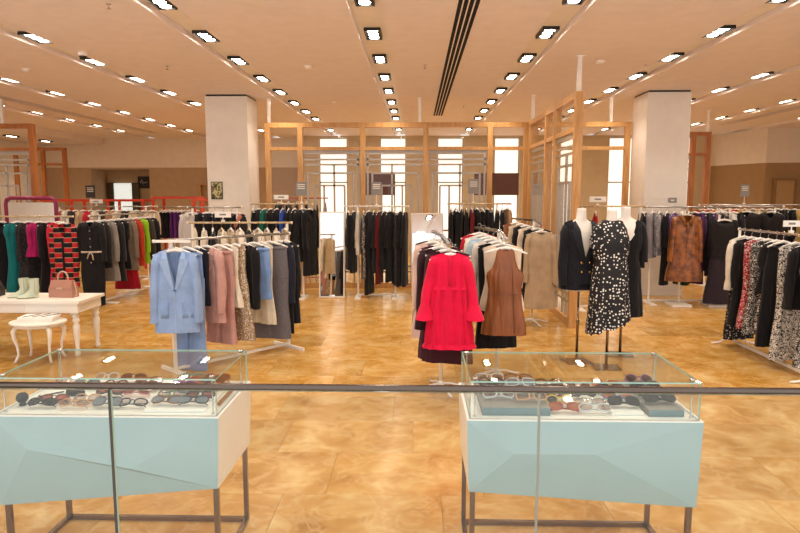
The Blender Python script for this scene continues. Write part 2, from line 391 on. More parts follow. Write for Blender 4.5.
for x, y in ((.11, 8.41), (-2.74, 5.7), (-3.3, 8.4), (3.0, 8.5), (.9, 12.2)):
    d = thing('sprinkler_head', 'tiny metal sprinkler head hanging from the ceiling', 'sprinkler', (x, y, ZC), 0, 'sprinkler heads on the ceiling')
    MB().lathe([(.012,-.045),(.02,-.043),(.02,-.04),(.006,-.036),(.006,-.006),(.022,-.004),(.022,-.0005)], 10).build('sprinkler_body', CHROME, d, True)
d = thing('dome_camera', 'black and white security dome camera hanging from the ceiling beside a light trough', 'security camera', (-3.97, 7.55, ZC))
MB().lathe([(.05,-.05),(.055,-.03),(.055,-.0005)], 16).build('camera_housing', WHITE, d, True)
MB().lathe([(.006,-.095),(.03,-.085),(.045,-.065),(.047,-.05)], 16).build('dome', plain('smoked_dome', '#18161a', .08), d, True)

# ================================================================ WOODEN PARTITIONS
ZT, ZX = 2.95, 2.50
GREY = plain('grey_metal', '#b4aaa0', .4, metal=.15)
def bars(parent, x0, x1, z0, z1, sgn, name='lattice_bar'):
    """nested rectangular silver bars inside a bay, in the bay's local X-Z plane"""
    w = x1-x0; r = .016
    def bar(a, b): 
        m = MB(); m.bar((a[0],0,a[1]), (b[0],0,b[1]), r*2, r*2); m.build(name, GREY, parent)
    m = MB(); m.bar((x0,0,z1-.035),(x1,0,z1-.035), .04, .07); m.build('header_bar', GREY, parent)
    bar((x0, z1-.16), (x1, z1-.16)); bar((x0, z1-.25), (x1, z1-.25))
    f = (lambda t: x0+w*t) if sgn > 0 else (lambda t: x1-w*t)
    bar((f(.04), z1-.07), (f(.04), z0)); bar((f(.12), z1-.40), (f(.12), z0))
    bar((f(.12), z1-.40), (f(.92), z1-.40)); bar((f(.92), z1-.40), (f(.92), z0))
    bar((f(.28), z1-.62), (f(.80), z1-.62)); bar((f(.28), z1-.62), (f(.28), z0)); bar((f(.80), z1-.62), (f(.80), z0))
    bar((f(.46), z1-.25), (f(.46), z0)); bar((f(.64), z1-.62), (f(.64), z0+.3))
    bar((x0, z0+.95), (f(.64) if sgn > 0 else x1, z0+.95)); bar((x0, z0+.2), (x1, z0+.2)); bar((x0, z0+.3), (x1, z0+.3))
def partition(label, p0, p1, posts, lattice, poles, mat=OAK, glassbays=()):
    d = Vector((p1[0]-p0[0], p1[1]-p0[1])); L = d.length; rz = math.atan2(d.y, d.x)
    t = thing('wooden_partition', label, 'partition', (p0[0], p0[1], 0), rz)
    for x in posts:
        m = MB(); m.box(x-.045, x+.045, -.05, .05, 0, ZT-.08); m.build('post', mat, t)
    for z0, z1, n in ((ZT-.08, ZT, 'top_beam'), (ZX-.03, ZX+.03, 'crossbeam'), (0, .10, 'bottom_rail')):
        if n == 'top_beam': m = MB(); m.box(posts[0]-.045, posts[-1]+.045, -.05, .05, z0, z1); m.build(n, mat, t)
        else:
            for a, b in zip(posts, posts[1:]): m = MB(); m.box(a+.045, b-.045, -.04, .04, z0, z1); m.build(n, mat, t)
    for i, (a, b) in enumerate(zip(posts, posts[1:])):
        if i in lattice: bars(t, a+.045, b-.045, .10, ZX-.03, 1 if i % 2 == 0 else -1)
        if i in glassbays:
            for z0, z1 in ((.1, ZX-.03), (ZX+.03, ZT-.08)):
                m = MB(); m.add([(a+.045,.025,z0),(b-.045,.025,z0),(b-.045,.025,z1),(a+.045,.025,z1)], [(0,1,2,3)]); m.build('glass_pane', GLASS, t)
    for x in poles:
        m = MB(); m.box(x-.025, x+.025, -.025, .025, ZT, ZC-.012); m.box(x-.05, x+.05, -.05, .05, ZC-.012, ZC-.001); m.build('hanging_pole', WHITEG, t)
    return t
partition('light oak partition frame with silver lattice bars behind the black dress rack', (-2.64, 11.2), (2.0, 11.2), [0, .58, 1.69, 2.81, 3.94, 4.58], (1, 2, 3), (.03, 2.70), OAK, (0,1,2,3))
partition('light oak partition frame running towards the mannequins, its bays filled with silver bars', (2.0, 7.9), (2.0, 11.1), [0, 1.15, 1.75, 3.1], (0, 2), (.02, 3.05), OAK, (0,1,2))
partition('open light oak partition frame behind the mannequins, next to the pillar behind the coats', (2.1, 11.2), (3.74, 11.2), [0.0, 1.60], (), (1.3,), OAK)
partition('narrow oak frame beyond the pillar behind the coats in front of the lit windows', (4.9, 13.0), (5.95, 13.0), [0, .72, 1.02], (0,), (1.0,), OAKD)
partition('dark oak frame with bars behind the magenta framed mirror', (-9.2, 11.2), (-6.85, 11.2), [0, 1.2, 2.3], (0, 1), (1.78,), OAKD, (0,1))
partition('far dark oak open frame near the alcove with lit doors', (-10.9, 16.9), (-9.5, 16.9), [0, .75, 1.35], (), (), OAKD)
# panels on the room beyond the partition
m = MB(); m.box(-.38, .38, -.02, .02, -.24, .24); m.box(-.39, .39, -.01, .025, -.25, .25)
BROWN = plain('brown_board', '#5a3424', .5)
for x, w, lab in ((-.83, 1., 'brown board on the wall beyond the partition, behind the black dress rack'), (1.72, 1.25, 'wide brown board beyond the partition near its inner corner')):
    b = thing('brown_board', lab, 'board', (x, 13.5, 1.91)); 
    m = MB(); m.box(-.38*w, .38*w, -.012, .012, -.235, .235); m.build('panel', BROWN, b)
    m = MB()
    for a in (-.38*w, .38*w-.03): m.box(a, a+.03, .012, .04, -1.91, .235)
    m.build('support', GREY, b)

# ================================================================ GLASS BALUSTRADE
bt = thing('glass_balustrade', 'frameless glass balustrade with a thin bronze handrail in front of the display cases', 'balustrade', (0, 1.95, 0))
for a, b in ((-2.9, -1.005), (-.995, .395), (.402, 1.9), (1.907, 3.1)):
    m = MB(); m.box(a, b, -.006, .006, .02, 1.065); m.m = [1, 1, 0, 1, 0, 1]; m.build('glass_pane', [GLASSB, GEDGE], bt)
m = MB(); m.box(-1.0045, -.9955, -.0065, .0065, .02, 1.065); m.build('joint_seal', plain('dark_seal', '#3a2e26', .4), bt)
m = MB(); m.box(.3955, .4015, -.006, .006, .02, 1.065); m.build('joint_seal', plain('pale_seal', '#8d8478', .4), bt)
m = MB(); m.tube([(-2.9, 0, 1.078), (3.1, 0, 1.078)], .0105, 12); m.build('handrail', plain('rail_steel', '#6a5f58', .22, metal=1.), bt, True)
m = MB(); m.box(-2.9, 3.1, -.03, .03, 0, .02); m.build('base_channel', STEEL, bt)

# ================================================================ DISPLAY CASES
def display_case(x0, label, zb, P1, P2):
    x1 = x0+1.0; y0, y1 = 2.57, 3.10; z = .738; w = 1.0
    t = thing('display_case', label, 'display case', (x0, y0, 0)); D = y1-y0
    fl_, fr_, br_, bl_ = zb
    b = MB()   # carcass: sides, back, bottom
    v = [(0,.0,z),(w,.0,z),(w,D,z),(0,D,z),(.012,.0,fl_),(w-.012,.0,fr_),(w-.012,D-.01,br_),(.012,D-.01,bl_)]
    b.add(v, [(1,2,6,5),(2,3,7,6),(3,0,4,7),(4,5,6,7)]); b.build('case_body', plain('case_side_white', '#efe6da', .3), t)
    fm = MB(); p1 = (P1[0], -.03, P1[1]); p2 = (P2[0], -.03, P2[1])
    fm.add([v[0], v[1], v[5], v[4], p1, p2], [(0,4,3),(0,1,5,4),(1,2,5),(4,5,2,3)]); fm.build('front_panel', AQUA, t)
    m = MB(); m.box(0, w, 0, D, z, z+.004); m.build('top_panel', plain('case_top_white', '#f5f1ea', .35), t)
    s = .022
    for (lx, ly, zt) in ((.03,.03,fl_+.02),(w-.03,.03,fr_+.02),(w-.03,D-.04,br_+.02),(.03,D-.04,bl_+.02)):
        m = MB(); m.cbox(lx, ly, (zt+s)/2, s, s, zt-s); m.build('leg', BRONZE, t)
    for (xa, xb, ya, yb) in ((.019,w-.019,.019,.041),(.019,w-.019,D-.051,D-.029),(.019,.041,.041,D-.051),(w-.041,w-.019,.041,D-.051)):
        m = MB(); m.box(xa, xb, ya, yb, 0, s); m.build('base_bar', BRONZE, t)
    # glass hood
    zt = .908; g = .006; a, c, e, f = .012, w-.012, .014, D-.014; zb_ = z+.004
    def pane(X0, X1, Y0, Y1, Z0, Z1, face):
        m = MB(); m.box(X0, X1, Y0, Y1, Z0, Z1); m.m = [0 if i in face else 1 for i in range(6)]; m.build('glass_pane', [GLASS, GEDGE], t)
    pane(a, c, e, e+g, zb_, zt-g, (2, 4)); pane(a, c, f-g, f, zb_, zt-g, (2, 4))
    pane(a, a+g, e+g, f-g, zb_, zt-g, (3, 5)); pane(c-g, c, e+g, f-g, zb_, zt-g, (3, 5)); pane(a, c, e, f, zt-g, zt, (0, 1))
    for px, py in ((a+.025,e+.03),(c-.025,e+.03),(c-.025,f-.03),(a+.025,f-.03)):
        r = MB().lathe([(.007,zb_),(.007,zb_+.006),(.003,zb_+.008),(.003,zt-g-.006),(.008,zt-g-.004),(.008,zt-g)], 10, (px, py)).build('support_rod', CHROME, t, True)
        MB().lathe([(.013,zt),(.013,zt+.007),(.009,zt+.010)], 14, (px, py)).build('clamp_cap', CHROME, r, True)
    return t
display_case(-1.85, 'aqua faceted display case of eyewear with a brown beaded cord lying on it', (.33, .42, .41, .38), (.17, .60), (.62, .52))
display_case(.22, 'aqua faceted display case of sunglasses with two grey blue trays inside', (.42, .36, .38, .42), (.20, .605), (.54, .605))
ZTOP = .743
# trays
def tray(x0, x1, y0, y1, h, label, mat, front=None, name='display_tray', cat='tray'):
    m = MB(); m.box(x0, x1, y0, y1, ZTOP, ZTOP+h)
    if front: m.m = [0, 0, 1, 0, 0, 0]
    t = tag(m.build(name, [mat]+([front] if front else [])), label, cat); return t
GB = plain('grey_blue_tray', '#6f8286', .5); GT = plain('grey_felt', '#8f8880', .9)
PLT = plain('tray_white', '#f6f2ec', .4)
tray(.29, .585, 2.625, 3.03, .035, 'grey blue display tray under the clear framed glasses', GT, GB)
tray(1.01, 1.16, 2.625, 3.05, .03, 'narrow grey blue display tray under the black sunglasses', GT, GB)
tray(.855, .995, 2.64, 3.0, .012, 'low white display plinth beside the narrow grey tray', PLT)
tray(-1.20, -.925, 2.625, 3.04, .012, 'low white display plinth under the blue and green glasses', PLT)
tray(-1.77, -1.22, 2.74, 3.04, .014, 'long low white display plinth holding the black spectacle case', PLT)
# ---- glasses, folded, lens front facing -Y
def glasses_meshes(style):
    rw, rh = {'round': (.023, .023), 'wide': (.027, .019), 'square': (.026, .022)}[style]; ex = {'round': 2, 'wide': 2.4, 'square': 3.4}[style]
    cz = rh+.004; cxs = rw+.009
    fr = MB(); ln = MB(); tm_ = MB()
    def outline(n):
        o = []
        for k in range(n):
            q = 2*PI*k/n; c, s_ = math.cos(q), math.sin(q)
            o.append((rw*math.copysign(abs(c)**(2/ex), c), rh*math.copysign(abs(s_)**(2/ex), s_)))
        return o
    O = outline(14)
    for s_ in (-1, 1):
        fr.tube([(s_*cxs+x, .004*abs(s_*cxs+x)/.03, cz+z) for x, z in O], .0034, 6, closed=True)
    fr.tube([(-.010, .001, cz+.006), (0, -.001, cz+.009), (.010, .001, cz+.006)], .0024, 5)
    lv = [(0, .004, cz)] + [(x, .004, cz+z) for x, z in O]
    ln.add(lv, [(0, 1+i, 1+(i+1) % 14) for i in range(14)])
    ln.add([(x, y+.0015, z) for x, y, z in lv], [(0, 1+(i+1) % 14, 1+i) for i in range(14)])
    hx_ = cxs+rw
    tm_.tube([(hx_, .008, cz+.006), (hx_+.001, .016, cz+.006), (hx_-.012, .020, cz+.005), (-hx_*.55, .023, cz+.002), (-hx_*.95, .022, cz-.012)], .0024, 5, flat=.7)
    return fr, ln, tm_, cxs
GM = {}
for st in ('round', 'wide', 'square'):
    fr, ln, tp, cxs = glasses_meshes(st)
    GM[st] = (fr.mesh('frame', BLACK, True), ln.mesh('lens', BLACK), tp.mesh('temple', BLACK, True), cxs)
    t2 = MB(); t2.v = [(-x, y+.005, z+.001) for x, y, z in tp.v]; t2.f = tp.f; t2.m = tp.m; GM[st] += (t2.mesh('temple', BLACK, True),)
def setmat(o, m):
    o.material_slots[0].link = 'OBJECT'; o.material_slots[0].material = m
FC = {'black': plain('frame_black', '#121012', .25), 'brown': mottled('frame_tortoise', ['#3a1c0c', '#6e3a18', '#8f5a2a'], 60, .25), 'tan': plain('frame_tan', '#c79a72', .3), 'clear': plain('frame_clear_grey', '#c9ccd0', .2),
      'grey': plain('frame_grey', '#5d5f63', .25, metal=.5), 'red': plain('frame_red', '#a32a14', .3), 'yellow': plain('frame_yellow', '#d8b52c', .3), 'blue': plain('frame_blue', '#3f6a9a', .3),
      'green': plain('frame_green', '#6f7a3c', .3), 'pink': plain('frame_pink', '#c48a80', .3), 'purple': plain('frame_purple', '#6a3a86', .3), 'teal': plain('frame_teal', '#1c8a86', .3), 'silver': CHROME}
LC = {'dark': plain('lens_dark', '#17141a', .05, spec=.9), 'brown': plain('lens_brown', '#5a2e18', .05, spec=.9), 'pale': glass('lens_clear', '#efe6e2', 1.6), 'grey': plain('lens_grey', '#6e7278', .05, spec=.9), 'pink': glass('lens_rose', '#d9a79c', 1.6), 'amber': plain('lens_amber', '#a0562a', .05, spec=.9)}
def glasses(x, y, st, fc, lc, where, h=0., group=None, rz=0., sc=1.):
    kind = 'sunglasses' if lc in ('dark', 'brown', 'grey', 'amber') else 'glasses'
    lab = '%s %s %s with %s lenses %s' % (fc, {'round': 'round', 'wide': 'oval', 'square': 'square'}[st], kind, lc, where)
    t = thing('sunglasses' if kind == 'sunglasses' else 'spectacles', lab, 'glasses', (x, y, ZTOP+h), rz, group)
    t.scale = (sc, sc, sc); t.rotation_euler = (-D(58), 0, rz); t.location.z += .021; F, Ln, T1, cx_, T2 = GM[st]
    setmat(link('frame', F, t), FC[fc])
    for s_ in (-1, 1): setmat(link('lens', Ln, t, (s_*cx_, 0, 0)), LC[lc])
    setmat(link('temple', T1, t), FC[fc]); setmat(link('temple', T2, t), FC[fc])
gl = 'eyewear laid out in the case with the beaded cord'; gr = 'eyewear laid out in the case with the grey trays'
wl = 'in the case with the beaded cord'
LEFT = [(-1.68,2.645,'wide','black','dark',0),(-1.53,2.635,'wide','tan','pale',0),(-1.655,2.70,'wide','brown','pink',0),(-1.50,2.69,'square','tan','pale',0),
 (-1.385,2.65,'square','grey','grey',0),(-1.27,2.65,'wide','black','pale',0),(-1.43,2.765,'wide','black','pink',.014),(-1.30,2.765,'square','pink','pink',.014),
 (-1.60,2.87,'square','green','grey',.014),(-1.71,2.92,'wide','pink','pale',.014),(-1.45,2.86,'round','brown','pale',.014),(-1.30,2.85,'square','brown','brown',.014),(-1.32,2.94,'wide','brown','amber',.014),
 (-1.55,2.98,'round','clear','pale',.014),(-1.42,2.99,'wide','brown','brown',.014),
 (-1.12,2.655,'wide','brown','grey',.012),(-.995,2.655,'wide','black','grey',.012),(-1.12,2.725,'square','green','pale',.012),(-.99,2.73,'wide','black','pink',.012),
 (-1.13,2.80,'square','blue','grey',.012),(-1.00,2.80,'square','green','grey',.012),(-1.13,2.875,'wide','purple','pink',.012),(-1.00,2.875,'wide','black','amber',.012),
 (-1.13,2.945,'wide','red','amber',.012),(-1.00,2.945,'round','brown','brown',.012),(-1.13,3.005,'wide','teal','pale',.012),(-1.00,3.005,'wide','red','brown',.012)]
for x, y, st, fc, lc, h in LEFT: glasses(x, y, st, fc, lc, wl, h, gl, random.uniform(-.06, .06), 1.03)
RIGHT = [(.375,2.70,'wide','clear','pale',.035,'on the wide grey tray'),(.36,2.77,'wide','grey','pale',.035,'on the wide grey tray'),(.515,2.67,'square','tan','pale',.035,'on the wide grey tray'),(.51,2.77,'wide','black','dark',.035,'on the wide grey tray'),
 (.36,2.87,'round','black','pale',.035,'on the wide grey tray'),(.50,2.87,'square','clear','grey',.035,'on the wide grey tray'),(.36,2.96,'wide','clear','pale',.035,'on the wide grey tray'),(.50,2.96,'wide','brown','pale',.035,'on the wide grey tray'),
 (.655,2.64,'wide','red','amber',0,'between the grey trays'),(.655,2.72,'round','yellow','dark',0,'between the grey trays'),(.66,2.81,'square','brown','brown',0,'between the grey trays'),(.66,2.90,'wide','brown','dark',0,'between the grey trays'),(.66,2.99,'wide','black','pale',0,'between the grey trays'),
 (.785,2.63,'wide','clear','pale',0,'between the grey trays'),(.785,2.71,'wide','silver','pale',0,'between the grey trays'),(.79,2.83,'round','black','dark',0,'between the grey trays'),(.79,2.93,'round','tan','brown',0,'between the grey trays'),
 (.925,2.68,'square','black','dark',.012,'on the low white plinth'),(.925,2.77,'square','blue','amber',.012,'on the low white plinth'),(.925,2.86,'square','black','brown',.012,'on the low white plinth'),(.925,2.95,'wide','tan','amber',.012,'on the low white plinth'),
 (1.085,2.68,'square','black','dark',.03,'on the narrow grey tray'),(1.085,2.76,'square','black','grey',.03,'on the narrow grey tray'),(1.085,2.85,'square','grey','dark',.03,'on the narrow grey tray'),(1.085,2.95,'round','purple','dark',.03,'on the narrow grey tray')]
for x, y, st, fc, lc, h, wh in RIGHT: glasses(x, y, st, fc, lc, wh+' in the display case', h, gr, random.uniform(-.1, .1), 1.08 if x < 1 else 1.12)
# small things in the left case
t = thing('spectacle_case', 'small black spectacle case on the white plinth', 'spectacle case', (-1.60, 2.80, ZTOP+.014))
m = MB(); m.prism([(-.04,-.012),(.04,-.012),(.045,0),(.04,.012),(-.04,.012),(-.045,0)], 0, .018); m.build('case_base', FC['black'], t)
m = MB(); m.prism([(-.039,-.011),(.039,-.011),(.043,0),(.039,.011),(-.039,.011),(-.043,0)], .019, .026); m.build('case_lid', plain('case_lid_black', '#1c191a', .35), t)
t = thing('glass_ball_stand', 'small round black ball ornament at the end of a display plinth', 'ornament', (-1.79, 2.70, ZTOP))
MB().lathe([(.004,.01),(.018,.016),(.026,.03),(.026,.042),(.018,.056),(.004,.062)], 16).build('ball', plain('black_gloss', '#0e0d10', .1), t, True)
MB().lathe([(.015,0),(.017,.006),(.010,.012)], 14).build('stand', FC['grey'], t, True)
t = thing('eyewear_cord', 'black looped eyewear cord lying on the white plinth', 'cord', (-1.73, 2.80, ZTOP+.014))
MB().tube([(-.02,-.03,.004),(-.01,-.01,.004),(.02,.02,.004),(.05,.045,.004)], .0035, 6).build('cord', FC['black'], t, True)
MB().lathe([(.006,0),(.008,.008),(.004,.012)], 10, (-.02,-.035)).build('clasp', FC['grey'], t, True)
t = thing('beaded_cord', 'brown wooden bead cord laid along the side of the case top', 'cord', (-.895, 2.80, ZTOP))
for k in range(11):
    MB().lathe([(.002,.001),(.008,.004),(.010,.009),(.008,.014),(.002,.017)], 8, (0, -.08+k*.0185)).build('bead', wood('bead_wood', '#7a4a22', '#a06a34'), t, True)

# ================================================================ GARMENTS
def hanger_parts(t, mat, w=.20, clips=False, lo=False):
    a = MB(); n = 5 if lo else 9
    pts = []
    for k in range(n):
        u = -1+2*k/(n-1); pts.append((u*w, 0, -.078-.052*abs(u)**1.25))
    a.tube(pts, [.009+.008*(1-abs(-1+2*k/(n-1))) for k in range(n)], 6, flat=.8)
    h = a.build('hanger', mat, t, True)
    hk = MB(); q = [(0, 0, -.066), (0, 0, -.035)] + [(.021*math.sin(b), 0, -.002+.021*-math.cos(b)) for b in [0.25+ k*(4.0/(6 if not lo else 4)) for k in range((7 if not lo else 5))]]
    hk.tube(q, .0024, 5); hk.build('hook', CHROME, h, True)
    if clips:
        for s_ in (-1, 1):
            m = MB(); m.cbox(s_*w*.62, 0, -.128, .022, .022, .05); m.build('clip', CHROME, h)
class Body:
    def __init__(s, prof, L, z0=-.082, nw=.075, slope=.30, vf=.05, vb=.012, amp=.008, k=6, seed=0, nu=36, nv=18, hem=0., hemtilt=0., power=.8):
        s.prof = prof; s.L = L; s.z0 = z0; r = random.Random(seed); m = MB(); s.m = m
        p1, p2, p3 = r.uniform(0, 6), r.uniform(0, 6), r.uniform(0, 6)
        s.power = power
        for j in range(nv+1):
            v = (j/nv)**1.25; w, t = s.at(v)
            for i in range(nu):
                a = 2*PI*i/nu; c, q = math.cos(a), math.sin(a)
                x = w*math.copysign(abs(c)**power, c); y = t*math.copysign(abs(q)**.8, q)
                rp = amp*(v**.8)*(math.sin(k*a+p1+1.6*v)+.6*math.sin((2*k+1)*a+p2-2*v)+.4*math.sin(3*a+p3))
                y += rp*(1 if q >= 0 else -1)*(.35+abs(q)); x += rp*.5*math.copysign(1, c)*abs(c)
                z = s.z0 - L*v - slope*max(0, abs(x)-nw)*(1-v)**3
                if abs(x) < nw: z -= (vf*((1-abs(x)/nw)**.9 if vf > .13 else math.cos(PI/2*x/nw)**.8) if q < 0 else vb*math.cos(PI/2*x/nw))*(1-v)
                z += (v**4)*(hem*math.sin(2*k*a+p2) + hemtilt*x/max(w, .01))
                m.v.append((x, y, z))
        for j in range(nv):
            for i in range(nu):
                l = (i+1) % nu; m.f.append((j*nu+i, j*nu+l, (j+1)*nu+l, (j+1)*nu+i)); m.m.append(0)
    def at(s, v):
        P = s.prof
        for (a, w0, t0), (b, w1, t1) in zip(P, P[1:]):
            if v <= b:
                u = 0 if b == a else (v-a)/(b-a); u = u*u*(3-2*u); return w0+(w1-w0)*u, t0+(t1-t0)*u
        return P[-1][1], P[-1][2]
    def fy(s, x, z):
        v = min(1, max(0, (s.z0-z)/s.L)); w, t = s.at(v); u = min(.98, abs(x)/max(w, .01))
        c = u**(1/s.power); return -t*(max(0, 1-c*c)**.5)**.8
def strip(body, pairs, off=.007, th=.006):
    m = MB(); n = len(pairs)
    for (xa, za), (xb, zb) in pairs:
        for x, z in ((xa, za), (xb, zb)):
            y = body.fy(x, z)-off; m.v.append((x, y, z))
        for x, z in ((xa, za), (xb, zb)):
            y = body.fy(x, z)-off+th+.006; m.v.append((x, y, z))
    for i in range(n-1):
        o = i*4; p = o+4
        m.f += [(o, o+1, p+1, p), (o+2, p+2, p+3, o+3), (o, p, p+2, o+2), (o+1, o+3, p+3, p+1)]
    m.f += [(0, 2, 3, 1), (n*4-4, n*4-3, n*4-1, n*4-2)]; m.m = [0]*len(m.f); return m
def sleeve(t, mat, side, x0, z0, L, r0, r1, ang=.10, fwd=.02, amp=.004, seed=0, flare=0., nu=12, nv=10, name='sleeve', flat=.8):
    r = random.Random(seed+side); m = MB(); p = r.uniform(0, 6)
    for j in range(nv+1):
        u = j/nv; cx = side*(x0 + math.sin(ang)*L*u + .012*math.sin(PI*u)); cy = -fwd*u*u + r.uniform(-.003, .003); cz = z0-L*u*math.cos(ang)
        rr = r0+(r1-r0)*u + flare*max(0, u-.75)*4*.25
        if j == 0: rr *= .55; cz += .012
        for i in range(nu):
            a = 2*PI*i/nu; k = 1+ (amp/rr)*math.sin(3*a+p+5*u)+ (amp/rr)*.8*math.sin(9*u+p)
            m.v.append((cx+rr*k*math.cos(a)*flat, cy+rr*k*math.sin(a), cz))
    for j in range(nv):
        for i in range(nu):
            l = (i+1) % nu; m.f.append((j*nu+i, j*nu+l, (j+1)*nu+l, (j+1)*nu+i))
    m.f.append(tuple(range(nu))[::-1]); m.m = [0]*len(m.f)
    return m.build(name, mat, t, True)
SEED = [10]
def garment(name, label, cat, pos, rz, mat, L=.7, sw=.19, ww=None, hw=None, th=.045, sl=0, sr=(.062, .045), nw=.075, vf=.05, slope=.30, amp=.006, k=6, group=None,
            hanger=HANGW, lapel=None, buttons=None, belt=None, collar=None, pocket=None, placket=None, prof=None, lo=False, flare=0., hem=0., hemtilt=0., ang=.09, ruffle=None, cuff=None, bot=None, mann=False, straps=False, seams=None, z0=-.082, sub='bodice'):
    SEED[0] += 1; sd = SEED[0]
    t = thing(name, label, cat, pos, rz, group)
    sw *= .93; sr = (sr[0]*.84, sr[1]*.88); ang *= .55
    ww = sw*.88 if ww is None else ww; hw = sw*1.02 if hw is None else hw
    if prof is None: prof = [(0, sw, .014), (.10, sw*.97, th*.85), (.25, sw*.95, th), (.5, ww, th), (1, hw, th*1.15)]
    B = Body(prof, L, z0=z0, nw=nw, slope=slope, vf=vf, amp=amp, k=k, seed=sd, nu=(22 if lo else max(40, 7*k if k > 9 else 40)), nv=(9 if lo else 20), hem=hem, hemtilt=hemtilt)
    B.m.build(sub, mat, t, True)
    if sl:
        zs = z0-slope*max(0, sw-nw)-.01
        for s_ in (-1, 1): 
            so = sleeve(t, mat, s_, sw-.040, zs, sl, sr[0], sr[1], ang=ang, seed=sd, flare=flare, nu=(8 if lo else 14), nv=(5 if lo else 12))
    zt = z0
    if lapel:
        lm_, dv = lapel   # lapel: V down to depth dv
        for s_ in (-1, 1):
            prs = [((s_*nw, zt-.004), (s_*(nw+.032), zt-.02)), ((s_*nw*.80, zt-dv*.20), (s_*(nw+.034), zt-dv*.22)), ((s_*nw*.74, zt-dv*.26), (s_*(nw+.064), zt-dv*.25)), ((s_*nw*.40, zt-dv*.6), (s_*(nw*.4+.060), zt-dv*.58)), ((s_*.004, zt-dv), (s_*.022, zt-dv-.012))]
            if s_ > 0: prs = [(b, a) for a, b in prs]
            strip(B, prs, .010).build('lapel', lm_, t)
        strip(B, [((-.004, zt-dv-(L-dv)*q/6*.99), (.004, zt-dv-(L-dv)*q/6*.99)) for q in range(7)], .006).build('front_edge', lm_, t)
    if collar:
        for s_ in (-1, 1):
            prs = [((s_*.012, zt-vf*.9), (s_*.055, zt-vf-.055)), ((s_*nw*.8, zt-.01), (s_*(nw+.03), zt-.05)), ((s_*nw, zt+.008), (s_*(nw+.018), zt-.012))]
            if s_ > 0: prs = [(b, a) for a, b in prs]
            strip(B, prs, .012).build('collar', collar, t, True)
    if placket:
        pm, zA, zB = placket
        strip(B, [((-.014, zt-zA-(zB-zA)*q/6), (.014, zt-zA-(zB-zA)*q/6)) for q in range(7)], .006).build('placket', pm, t, True)
    if buttons:
        bm_, xs_, zs_ = buttons
        for x in xs_:
            for z in zs_:
                y = B.fy(x, zt-z); m = MB().tube([(x, y-.016, zt-z), (x, y-.004, zt-z)], .009, 8); m.build('button', bm_, t, True)
    if belt:
        bm_, zb = belt; m = MB(); pts = []
        w, q_ = B.at(zb/L)
        for i in range(24):
            a = 2*PI*i/24; c, s_ = math.cos(a), math.sin(a); pts.append(((w+.004)*math.copysign(abs(c)**.8, c), (q_+.008)*math.copysign(abs(s_)**.8, s_), zt-zb))
        m.tube(pts, .016, 6, flat=.4, closed=True)
        m.tube([(.0, -q_-.012, zt-zb), (.03, -q_-.02, zt-zb-.05), (.035, -q_-.016, zt-zb-.12)], .009, 6); m.tube([(.0, -q_-.012, zt-zb), (-.03, -q_-.02, zt-zb-.04), (-.05, -q_-.016, zt-zb-.10)], .009, 6)
        m.build('belt', bm_, t, True)
    if seams:
        sm_, zb = seams; w, q_ = B.at(zb/L)
        MB().tube([((w+.001)*math.copysign(abs(math.cos(a))**.8, math.cos(a)), (q_+.001)*math.copysign(abs(math.sin(a))**.8, math.sin(a)), zt-zb) for a in [2*PI*i/32 for i in range(32)]], .0035, 5, closed=True).build('waist_seam', sm_, t, True)
        for x in (-.07, .07):
            MB().tube([(x*(.75+.5*q/8), B.fy(x*(.75+.5*q/8), zt-.12-(L-.14)*q/8)-.001, zt-.12-(L-.14)*q/8) for q in range(9)], .0025, 5).build('dart_seam', sm_, t, True)
    if pocket:
        pm, xs_, zp, pw, ph = pocket
        for x in xs_:
            strip(B, [((x-pw, zt-zp-ph*q/3), (x+pw, zt-zp-ph*q/3)) for q in range(4)], .006).build('pocket', pm, t, True)
    if ruffle:
        rm, zl = ruffle
        for z in zl:
            w, q_ = B.at(z/L); m = MB(); n = 66; hr = 1.5 if z > L*.8 else .8
            for i in range(n):
                a = 2*PI*i/n; c, s_ = math.cos(a), math.sin(a); e = .007*math.sin(13*a)
                for dz, o_ in ((0, .003), (-.012*hr, .008*hr+e*.7), (-.026*hr, .013*hr+e*1.3)):
                    m.v.append(((w+o_)*math.copysign(abs(c)**.8, c), (q_+o_)*math.copysign(abs(s_)**.8, s_), zt-z+dz+.03*(1 if False else 0)))
            for i in range(n):
                l = (i+1) % n
                for h_ in (0, 1): m.f.append((i*3+h_, l*3+h_, l*3+h_+1, i*3+h_+1))
            m.m = [0]*len(m.f); m.build('ruffle', rm, t, True)
    if bot:  # separate lower piece hung under a top (matching trousers or skirt)
        bm_, zA, LB, wA, wB = bot
        Body([(0, wA, th*.8), (.3, wA*1.05, th), (1, wB, th*1.1)], LB, z0=zt-zA, nw=9, slope=0, vf=0, vb=0, amp=amp*1.4, k=k, seed=sd+500, nu=(22 if lo else 36), nv=(8 if lo else 14)).m.build('lower_piece', bm_, t, True)
    if straps:
        for s_ in (-1, 1):
            m = MB(); m.tube([(s_*sw*.75, -.005, zt-.03), (s_*sw*.72, 0, -.098), (s_*sw*.75, .012, zt-.02)], .005, 5); m.build('strap', mat, t, True)
    if hanger: hanger_parts(t, hanger, min(.20, sw*1.02), lo=lo)
    return t
